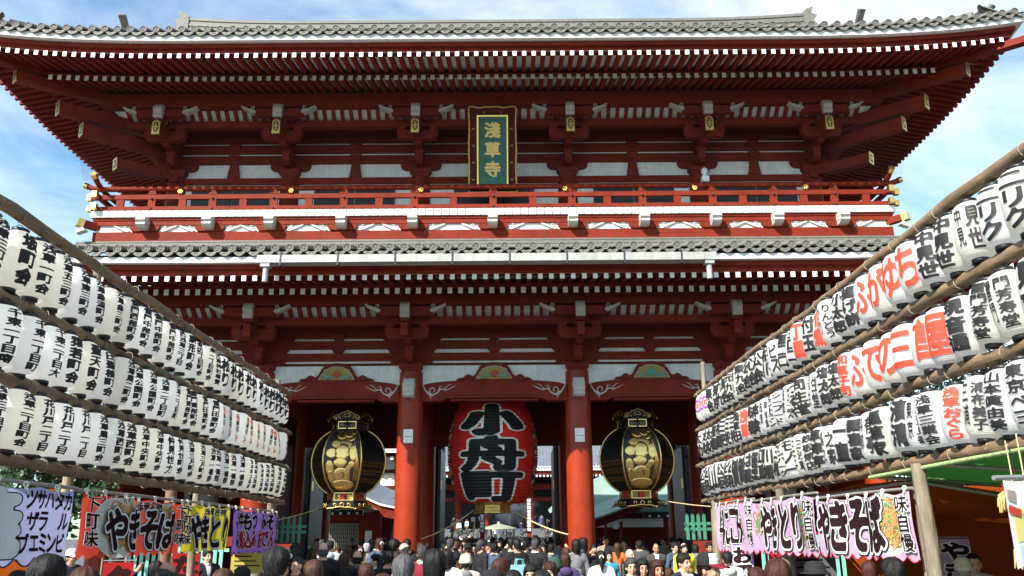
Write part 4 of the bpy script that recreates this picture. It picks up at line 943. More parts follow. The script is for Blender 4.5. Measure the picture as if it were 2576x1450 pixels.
# ================================================================ stall banners
def cloth(name,c,tr=.25):
    m=bpy.data.materials.new(name); m.use_nodes=True; paper(m,c,tr)
    for l in list(m.node_tree.links):
        if l.to_socket.name=='Normal': m.node_tree.links.remove(l)
    return m
def banner(label,side,x0,x1,y0,y1,zt,zb,base,layers,scal=.045,name='stall_banner',trim=None):
    """cloth strung along the rack; s runs in reading direction"""
    L=abs(y1-y0); H=zt-zb; T=thing(name,label,'banner',(x0,y0,zb))
    def f(e):
        def g(s,t):
            u=s/L; y=y0+(y1-y0)*u; w=.022*math.sin(s*5.3+y0)+.012*math.sin(s*11+2)+.02*math.sin(t*7+s*2)*(1-t/H)
            zz=zb+t-(.03*math.sin(math.pi*((s*1.7)%1)) if t>H*.9 else 0)*((t-H*.9)/(H*.1) if t>H*.9 else 0)
            return (x0+(x1-x0)*u-side*(w+e),y,zz)
        return g
    n=int(L/.05); k=10; g=f(0); b=MB(); vs=[];fs=[]
    for j in range(k+1):
        for i in range(n+1):
            s=L*i/n; t=H*j/k
            if j==0: t=-scal*abs(math.sin(math.pi*s/.24))
            vs.append(g(s,t))
    for j in range(k):
        for i in range(n): a=j*(n+1)+i; fs.append((a,a+1,a+n+2,a+n+1))
    b.add(vs,fs,0,True); me=b.mesh('cloth',base); obj('cloth',me,T)
    if trim:
        e=f(.004); obj('scalloped_trim',M1(lambda b:b.tube([e(L*i/(n*2),-scal*abs(math.sin(math.pi*(L*i/(n*2))/.24))) for i in range(n*2+1)],.008,4),trim),T)
    lv=0
    for nm,ink,draw in layers:
        lv+=1; b=MB(); draw(b,f(.0035*lv),L,H); obj(nm,b.mesh(nm,ink),T)
    obj('banner_pole',M1(lambda b:b.tube([(x0-side*-.02,y0-(.15 if y1>y0 else -.15),zt+.02),((x0+x1)/2+side*.02,(y0+y1)/2,zt+.03),(x1+side*.02,y1+(.1 if y1>y0 else -.1),zt+.02)],.018,7),mat('grey_pipe',(.30,.29,.27),.5,.4)),T)
    for i in range(int(L/.45)+1):
        s=min(L-.05,.08+i*.45)
        def knot(b):
            p=Vector(f(.01)(s,H)); b.tube([p+Vector((0,.028*math.cos(t)+.02*math.sin(2*t),.025+.032*math.sin(t))) for t in np.linspace(-1.2,4.4,12)],.007,5); b.tube([p+Vector((0,0,.05)),p+Vector((-side*.02,.02,-.05))],.006,4)
        obj('tie_cord',M1(knot,mat('white_cord',(.72,.70,.62),.8)),T)
    return T
def txt(text,x,y,w,h,bold,vert=False,n=34):
    def d(b,f,L,H): flat_text(b,text,x*L,y*H,w*L,h*H,f,bold,n,0,vert,1.36)
    return d
def stack(nm,text,x,y,w,h,bold,core,rim,outer=None,vert=False,n=34,g=.038):
    l=[]
    if outer: l.append((nm+'_edge',outer,txt(text,x,y,w,h,bold+g*1.35,vert,n)))
    l.append((nm+'_outline',rim,txt(text,x,y,w,h,bold+g,vert,n))); l.append((nm,core,txt(text,x,y,w,h,bold,vert,n)))
    return l
def ellipse(cx,cy,rx,ry):
    def d(b,f,L,H):
        n=30; rr=[[f(cx*L+rx*q*math.cos(2*math.pi*i/n),cy*H+ry*q*math.sin(2*math.pi*i/n)) for i in range(n)] for q in(1,.75,.5,.25)]
        b.rings(rr,0,True,True,False); b.add(rr[-1],[tuple(range(n))],0)
    return d
def noodles(cx,cy,rx,ry,seed,k=46,gr=False):
    def d(b,f,L,H):
        q=random.Random(seed)
        for i in range(k if not gr else 7):
            a=q.random()*6.28; rr=q.random()**.5*.85; px,py=cx*L+rx*rr*math.cos(a),cy*H+ry*rr*math.sin(a)
            if gr:
                b.add([f(px+.03*math.cos(t),py+.018*math.sin(t)) for t in np.linspace(0,6.28,9)[:-1]],[tuple(range(8))]); continue
            r0=.03+q.random()*.05; a0=q.random()*6.28; ln=1.5+q.random()*2.5; w=.0085
            P=[(px+r0*math.cos(a0+t)+.012*math.sin(5*t),py+r0*math.sin(a0+t)) for t in np.linspace(0,ln,9)]
            vs=[];e=i*.00005
            for j,p in enumerate(P):
                d0=(P[min(j+1,8)][0]-P[max(j-1,0)][0],P[min(j+1,8)][1]-P[max(j-1,0)][1]); m_=math.hypot(*d0)+1e-6; nx,ny=-d0[1]/m_*w,d0[0]/m_*w
                for sg in(-1,1):
                    v=Vector(f(p[0]+sg*nx,p[1]+sg*ny)); vs.append(v+Vector((0 ,0,0)))
            side=1 if f(0,0)[0]>0 else -1
            b.add([v+Vector((-side*e,0,0)) for v in vs],[(2*j,2*j+1,2*j+3,2*j+2) for j in range(8)])
    return d
WC=cloth('white_print',(.78,.80,.78),.2); NC=cloth('noodle_tan',(.42,.23,.07),.2); NC2=cloth('noodle_light',(.62,.38,.14),.2); GC=cloth('green_print',(.08,.36,.10),.2); PLC=cloth('plate_pale_green',(.56,.70,.60),.25)
DK=cloth('dark_brown_print',(.030,.014,.016),.1); SKEW=cloth('skewer_brown',(.45,.22,.08),.2)
RB=cloth('red_banner_cloth',(.50,.060,.035),.35); YB=cloth('yellow_banner_cloth',(.60,.50,.03),.35); PB=cloth('purple_banner_cloth',(.16,.08,.34),.35); LB=cloth('lavender_banner_cloth',(.36,.37,.58),.4); KB=cloth('pink_banner_cloth',(.62,.43,.62),.3); TRIM=mat('crimson_trim',(.35,.02,.04),.8); NAVY=mat('navy_trim',(.03,.03,.09),.8); RC=cloth('deep_red_print',(.34,.03,.06),.2)
banner('lavender banner with black katakana at the left picture edge',-1,-3.80,-3.74,6.55,8.30,2.23,1.62,LB,
  stack('large_character','焼',.04,.02,.52,.94,.045,WC,DK,None,False,40,.014)+[('menu_writing',DK,txt('ツサハタカ',.57,.68,.40,.28,.028)),('menu_writing',DK,txt('ザラ ル',.60,.37,.36,.28,.028)),('menu_writing',DK,txt('ブエミンビ',.55,.06,.40,.28,.028))],.07,trim=NAVY)
banner('red banner with fried noodle plates and white outlined lettering',-1,-3.87,-3.90,8.70,11.55,2.23,1.63,RB,
  [('plate',PLC,ellipse(.34,.47,.62,.34)),('plate',PLC,ellipse(.77,.47,.46,.30)),('noodles',NC,noodles(.34,.5,.42,.25,1,70)),('noodles',NC2,noodles(.34,.5,.40,.24,2,50)),('noodles',NC,noodles(.77,.5,.3,.22,3,50)),('noodles',NC2,noodles(.77,.5,.3,.22,4,36)),('greens',GC,noodles(.36,.55,.35,.22,5,8,True)),('greens',GC,noodles(.77,.55,.25,.2,6,8,True))]
  +stack('heading','浅草名物',.47,.76,.24,.20,.02,DK,WC)+stack('large_lettering','やきそば',.20,.04,.66,.74,.030,DK,WC,DK,False,40)+stack('side_lettering','下町味',.01,.10,.14,.86,.012,DK,WC,None,True)+stack('side_lettering','下町味',.885,.10,.12,.80,.012,DK,WC,None,True),.06)
banner('yellow banner for grilled chicken skewers beside the red one',-1,-3.90,-3.95,11.60,13.65,2.23,1.60,YB,
  stack('heading','浅草名物',.42,.78,.40,.18,.02,DK,WC)+stack('large_lettering','やきとり',.10,.06,.88,.70,.03,DK,WC,DK,False,40)+stack('side_lettering','下町の味',-.02,.15,.14,.8,.02,DK,WC,None,True),.0)
banner('purple banner for stewed offal nearest the gate',-1,-3.95,-4.0,13.70,16.45,2.22,1.56,PB,
  stack('large_lettering','牛もつ',.14,.50,.38,.44,.04,DK,WC,RC)+stack('large_lettering','煮込み',.14,.06,.38,.44,.04,RC,WC,DK)+stack('large_lettering','みそ',.62,.52,.24,.42,.04,DK,WC,RC)+stack('large_lettering','おでん',.54,.06,.36,.44,.04,RC,WC,DK)+stack('side_lettering','下町名物',.01,.1,.09,.8,.02,DK,WC,None,True)+stack('side_lettering','下町名物',.91,.1,.09,.8,.02,DK,WC,None,True),.06,trim=NAVY)
banner('pink banner for stew nearest the gate on the right',1,4.34,4.30,16.35,13.70,2.29,1.52,KB,
  stack('large_lettering','牛にこみ',.06,.08,.70,.80,.030,DK,WC,DK,False,40)+stack('side_lettering','味自慢',.86,.10,.11,.84,.01,DK,WC,None,True),.06,trim=TRIM)
banner('pink banner for grilled chicken skewers between two others',1,4.30,4.36,13.65,11.02,2.25,1.54,KB,
  [('skewers',SKEW,noodles(.10,.5,.2,.30,11,30)),('skewers',GC,noodles(.12,.45,.18,.28,12,16)),('skewers',SKEW,noodles(.84,.5,.2,.32,13,34)),('skewers',GC,noodles(.82,.45,.18,.28,14,16))]+stack('large_lettering','やきとり',.15,.06,.66,.84,.034,DK,WC,DK,False,40)+stack('side_lettering','味自慢',.89,.06,.11,.88,.01,DK,WC,None,True),.06,trim=TRIM)
banner('pink banner with fried noodle plate tied to the thick post',1,4.36,4.47,10.98,8.62,2.18,1.55,KB,
  [('plate',PLC,ellipse(.80,.52,.42,.33)),('noodles',NC,noodles(.80,.52,.30,.26,21,90)),('noodles',NC2,noodles(.80,.52,.28,.25,22,80)),('greens',GC,noodles(.80,.6,.28,.24,23,8,True))]+stack('large_lettering','やきそば',.02,.05,.76,.90,.036,DK,WC,DK,False,44)+stack('side_lettering','味自慢',.90,.06,.10,.90,.01,DK,WC,None,True),.06,trim=TRIM)
# ================================================================ stalls
GT=cloth('green_tarpaulin',(.06,.22,.035),.6); OT=cloth('orange_tarpaulin',(.28,.062,.010),.12); PIPE=mat('galvanised_pipe',(.36,.37,.37),.4,.7,.15,8.); PIPEG=mat('flaking_green_pipe',(.30,.42,.18),.6,0,.4,25.)
def sheet_mesh(P,nu=16,nv=10,amp=.03,seed=0):
    q=random.Random(seed); ph=[q.random()*6 for _ in range(6)]
    vs=[];fs=[]
    A,B,C,D=[Vector(p) for p in P]
    for j in range(nv+1):
        for i in range(nu+1):
            u,v=i/nu,j/nv; p=(A*(1-u)+B*u)*(1-v)+(D*(1-u)+C*u)*v
            p=p+Vector((0,0,amp*(math.sin(u*9+ph[0])+math.sin(v*7+ph[1]+u*3)+.5*math.sin(u*21+ph[2]))-.05*math.sin(math.pi*((u*4)%1))*math.sin(math.pi*v)))
            vs.append(p)
    for j in range(nv):
        for i in range(nu): a=j*(nu+1)+i; fs.append((a,a+1,a+nu+2,a+nu+1))
    b=MB(); b.add(vs,fs,0,True); return b
ST=thing('food_stall','food stall under a green tarpaulin on the right picture edge','stall',(5.6,6.5,0))
obj('green_tarpaulin',sheet_mesh([(4.50,9.35,2.41),(4.50,2.0,2.46),(7.6,2.0,2.22),(7.6,10.6,2.20)],20,10,.015,1).mesh('t',GT),ST)
for y,z in((3.6,2.45),(5.0,2.44),(6.4,2.42),(7.8,2.40),(9.2,2.38)): obj('roof_pipe',M1(lambda b:b.tube([(4.45,y,z-.03),(7.5,y,z-.25)],.02,7),PIPE),ST)
obj('edge_pipe',M1(lambda b:b.tube([(4.44,9.4,2.36),(4.44,3,2.42)],.022,7),PIPEG),ST); obj('cross_pipe',M1(lambda b:b.tube([(5.7,9.3,2.40),(5.7,3,2.46)],.018,7),PIPE),ST)
obj('orange_tarpaulin',sheet_mesh([(4.75,9.0,2.32),(4.75,13.6,2.32),(7.4,13.6,1.85),(7.4,9.0,1.85)],16,10,.02,2).mesh('t',OT),ST)
obj('orange_back_cloth',sheet_mesh([(7.4,6.0,2.45),(7.4,13.6,2.45),(7.42,13.6,.3),(7.42,6.0,.3)],16,10,.01,3).mesh('t',OT),ST)
obj('orange_side_cloth',sheet_mesh([(4.9,11.6,2.3),(7.4,11.6,2.0),(7.4,11.62,.4),(4.9,11.62,.9)],16,10,.01,4).mesh('t',OT),ST)
for a,c in(((4.75,9.0,2.29),(7.4,9.0,1.83)),((4.75,9.0,2.29),(4.9,13.4,2.29)),((4.82,9.05,2.28),(4.82,9.05,0)),((7.35,9.05,1.9),(7.35,9.05,0))): obj('frame_pipe',M1(lambda b:b.tube([a,c],.018,7),PIPE),ST)
obj('counter',M1(lambda b:(b.box(4.75,5.2,6.2,11.2,0,.85,0),b.box(4.70,5.25,6.15,11.25,.851,.90,1)),[mat('counter_cloth',(.25,.05,.06),.8),LOGP]),ST)
rackpole('corner_post',ST,[(4.42+.005*k,8.22-.01*k,z) for k,z in enumerate(np.linspace(2.42,0,8))],.072,LOGP,77)
rackpole('front_post',ST,[(4.36,12.4,z) for z in np.linspace(2.4,0,7)],.06,LOGP,78)
rackpole('gate_end_post',ST,[(4.42,16.75,z) for z in np.linspace(2.4,0,7)],.06,LOGP,79)
SL=thing('food_stall','food stall with orange cloth behind the lavender and red banners','stall',(-5.2,9.,0))
obj('orange_back_cloth',sheet_mesh([(-6.0,9.2,2.3),(-4.6,9.6,2.3),(-4.6,9.62,.2),(-6.0,9.22,.2)],16,10,.01,6).mesh('t',OT),SL)
obj('counter',M1(lambda b:(b.box(-5.3,-4.6,6.2,8.6,0,.85,0),b.box(-5.35,-4.55,6.15,8.65,.851,.9,1)),[mat('counter_cloth',(.25,.05,.06),.8),LOGP]),SL)
for y in(6.2,10.9): 
    for x in(-4.3,-6.5): obj('frame_pipe',M1(lambda b:b.tube([(x,y,0),(x,y,2.3 if x>-5 else 2.08)],.02,7),PIPE),SL)
for y in(11.7,16.7): rackpole('front_post',SL,[(-4.15,y,z) for z in np.linspace(2.4,0,7)],.075,LOG,80+int(y))
# chocolate banana banner facing the street
CB=thing('dessert_banner','white and yellow banner with a chocolate banana picture at the right edge','banner',(3.55,5.3,1.5))
YP=cloth('pale_yellow_print',(.72,.68,.25),.3); BLP=cloth('pale_blue_print',(.50,.66,.78),.3); CHO=cloth('chocolate_print',(.26,.07,.06),.2); GRP=cloth('leaf_print',(.20,.50,.24),.2); REP=cloth('label_red_print',(.48,.07,.05),.2); TEAL=cloth('teal_print',(.05,.24,.32),.2)
def cb(e):
    def g(x,z): return (3.56+x*.98,5.32+x*.35-e+.012*math.sin(x*12),1.50+z)
    return g
def poly(mb,pts,e,cut=True):
    b=[cb(e)(*p) for p in pts]; mb.add(b,[tuple(range(len(b)))])
def grid(mb,x0,x1,z0,z1,e,fz=None,n=8):
    g=cb(e); vs=[g(x0+(x1-x0)*i/n,(z0+(z1-z0)*j/n)+(fz(x0+(x1-x0)*i/n)*(1-j/n) if fz else 0)) for j in range(n+1) for i in range(n+1)]
    mb.add(vs,[(j*(n+1)+i,j*(n+1)+i+1,(j+1)*(n+1)+i+1,(j+1)*(n+1)+i) for j in range(n) for i in range(n)])
obj('cloth',M1(lambda b:grid(b,0,.75,.06,.585,0,lambda x:.03*math.sin(x*14)),WC),CB)
obj('yellow_field',M1(lambda b:grid(b,.04,.75,.2,.42,.004,lambda x:.05*math.sin(x*6)),YP),CB); obj('blue_field',M1(lambda b:grid(b,.05,.75,.08,.2,.0035,lambda x:.03*math.sin(x*14)),BLP),CB)
def ban(w,e):
    def d(b):
        P=[(.13,.16),(.16,.20),(.185,.25),(.195,.31),(.18,.37),(.16,.41)]; vs=[];g=cb(e)
        for i,p in enumerate(P):
            a=P[max(0,i-1)]; c=P[min(5,i+1)]; dx,dz=c[0]-a[0],c[1]-a[1]; m_=math.hypot(dx,dz); vs+=[g(p[0]-dz/m_*w,p[1]+dx/m_*w),g(p[0]+dz/m_*w,p[1]-dx/m_*w)]
        b.add(vs,[(2*i,2*i+1,2*i+3,2*i+2) for i in range(5)])
    return d
obj('banana_outline',M1(ban(.058,.009),GRP),CB); obj('chocolate_banana',M1(ban(.036,.012),CHO),CB)
for _p in([(.0,.39),(.10,.36),(.11,.41),(.01,.44)],[(.16,.43),(.30,.37),(.32,.42),(.18,.48)]): obj('red_label',M1(lambda b:poly(b,_p,.010),REP),CB)
obj('label_writing',M1(lambda b:flat_text(b,'Choco',.18,.405,.13,.06,lambda x,z:cb(.014)(x,z-(x-.18)*.4),.0,14,0,False,1.2),WC),CB)
_g=cloth('grey_brown_print',(.36,.30,.28),.2)
for _p in([(.01,.47),(.08,.45),(.09,.52),(.02,.53)],[(.2,.50),(.26,.47),(.27,.52),(.21,.54)]): obj('chocolate_tile',M1(lambda b:poly(b,_p,.009),_g),CB)
obj('teal_shape',M1(lambda b:grid(b,.08,.3,.03,.09,.012,lambda x:.02*math.sin(x*20)),TEAL),CB)
obj('banner_pole',M1(lambda b:b.tube([cb(-.02)(-.06,.60),cb(-.02)(.8,.63)],.016,7),PIPE),CB)
# lit bulbs and rice-ear decorations
BULB=bpy.data.materials.new('lit_bulb'); BULB.use_nodes=True; bb=BULB.node_tree.nodes['Principled BSDF']; bb.inputs['Base Color'].default_value=(1,.9,.7,1); bb.inputs['Emission Color'].default_value=(1,.82,.5,1); bb.inputs['Emission Strength'].default_value=9
for (x,y,z,l) in((4.15,6.2,1.84,'bare lit bulb hanging beside the dessert banner'),(4.95,9.4,1.80,'bare lit bulb hanging under the orange tarpaulin')):
    T=thing('light_bulb',l,'bulb',(x,y,z)); lobj('glass',M1(lambda b:b.ell((0,0,0),(.032,.032,.042),12,8),BULB),T); lobj('socket',M1(lambda b:b.lathe([(.016,.03),(.02,.045),(.018,.10),(.005,.11)],10),BLK),T); lobj('flex',M1(lambda b:b.tube([(0,0,.1),(.01,0,.35),(0,0,2.38-z)],.004,5),BLK),T)
RICE=mat('dry_rice_ears',(.42,.29,.10),.9,0,.3,30.); BAMB=mat('green_bamboo',(.25,.45,.10),.5,0,.2,10.); CHIL=mat('red_chilli',(.5,.03,.01),.5)
def ricebundle(x,y,z,l):
    T=thing('rice_ear_bundle',l,'decoration',(x,y,z)); q=random.Random(int(z*100))
    def ears(b):
        for i in range(46):
            a=q.random()*6.28; r=.05+q.random()*.09; h=.04+q.random()*.05
            P=[(0,0,0),(r*.5*math.cos(a),r*.5*math.sin(a),h),(r*math.cos(a),r*math.sin(a),h*.5),(r*1.15*math.cos(a),r*1.15*math.sin(a),-h*.9)]
            b.tube(P,[.003,.006,.011,.004],5)
    lobj('rice_ears',M1(ears,RICE),T)['kind']='stuff'
    lobj('chillies',M1(lambda b:[b.tube([(.05*math.cos(a),.05*math.sin(a),.05),(.07*math.cos(a+.3),.07*math.sin(a+.3),.12)],[.008,.002],5) for a in (0,1.1,2.2,3.4,4.4,5.5)],CHIL),T)['kind']='stuff'
    lobj('cord',M1(lambda b:b.tube([(0,0,0),(.01,.01,.2),(.0,.0,2.42-z)],.005,5),ROPE),T)
ricebundle(4.13,6.2,1.99,'dry rice ears hung above the bare bulb'); ricebundle(3.95,5.75,1.62,'dry rice ears low beside the dessert banner')
for k,(x,y) in enumerate(((4.05,5.9),(4.12,5.95),(4.2,6.0))):
    tag(obj('bamboo_stem',M1(lambda b:[b.lathe([(.022,z),(.02,z+.01),(.02,z+.19),(.023,z+.2)],9) for z in np.arange(.0,1.75-k*.1,.2)],BAMB),None,(x,y,0)),['leftmost','middle','rightmost'][k]+' of three green bamboo stems beside the dessert banner','bamboo','bamboo stems')

# ---- upright stall flags and cards
def nobori(x,y,z0,z1,w,c,text,ink,label,rz=0,rim=None):
    T=thing('upright_flag',label,'flag',(x,y,0),rz)
    def g(e): return lambda px,pz:(px,-e-.02*math.sin(pz*5+x)*(px/w+.5),pz)
    b=MB(); n=12; f=g(0); b.add([f(-w/2+w*i/4,z0+(z1-z0)*j/n) for j in range(n+1) for i in range(5)],[(j*5+i,j*5+i+1,j*5+i+6,j*5+i+5) for j in range(n) for i in range(4)],0,True); lobj('cloth',b.mesh('c',c),T)
    if rim: lobj('lettering_outline',M1(lambda b:flat_text(b,text,-w*.46,z0+.03,w*.92,z1-z0-.06,g(.006),.075,22,0,True,1.3),rim),T)
    lobj('lettering',M1(lambda b:flat_text(b,text,-w*.46,z0+.03,w*.92,z1-z0-.06,g(.011),.035,22,0,True,1.3),ink),T)
    lobj('flag_pole',M1(lambda b:(b.tube([(-w/2-.02,.02,0),(-w/2-.02,.02,z1+.06)],.012,6),b.tube([(-w/2-.02,.02,z1+.02),(w/2,.02,z1+.02)],.008,5)),PIPE),T)
PUF=cloth('lilac_flag_cloth',(.52,.36,.60),.3); RDF=cloth('red_flag_cloth',(.42,.03,.03),.3); BLF=cloth('blue_flag_cloth',(.05,.07,.22),.3)
nobori(4.30,14.5,.75,1.60,.34,PUF,'おでん',DK,'lilac upright flag beside the gate end post of right stall',-.35,WC)
nobori(5.75,10.4,.75,1.70,.34,PUF,'やきそば',DK,'lilac upright flag under the orange tarpaulin',-.3,WC)
nobori(5.15,15.2,.8,1.62,.42,RDF,'うどん',DK,'red upright flag below the pink skewer banner',-.2,None)
nobori(5.75,15.8,.8,1.62,.36,BLF,'本日',WC,'blue upright flag below the pink noodle banner',-.2,None)
nobori(-4.42,13.2,.7,1.56,.40,RDF,'たこ焼',DK,'red upright flag below the yellow banner',.3,None)
nobori(-4.25,10.6,.6,1.50,.34,RDF,'名物',DK,'red upright flag below the red noodle banner',.3,None)
CARD=cloth('ochre_card',(.42,.32,.08),.1)
for x,y,z,w,h,c,l in((-3.75,14.1,1.22,.55,.32,CARD,'ochre menu card below the purple banner, left one'),(-3.62,15.6,1.0,.5,.55,CARD,'tall ochre menu card below the purple banner near the gate'),(-3.70,16.3,1.42,.30,.16,WC,'small white notice below the purple banner'),(5.0,13.2,1.1,.7,.48,mat('grey_back_board',(.10,.10,.10),.5),'grey menu board below the pink noodle banner')):
    T=thing('menu_card',l,'card',(x,y,z)); lobj('card',M1(lambda b:b.box(-w/2,w/2,-.012,.012,0,h),c),T); lobj('writing',M1(lambda b:[b.box(-w*.4,w*(.1+.25*((k*7)%3)/2),-.0165,-.0125,h*(.8-.22*k),h*(.86-.22*k)) for k in range(4)],DK),T)['kind']='stuff'; lobj('stand',M1(lambda b:b.tube([(0,.02,h),(0,.03,-z)],.012,6),PIPE),T)
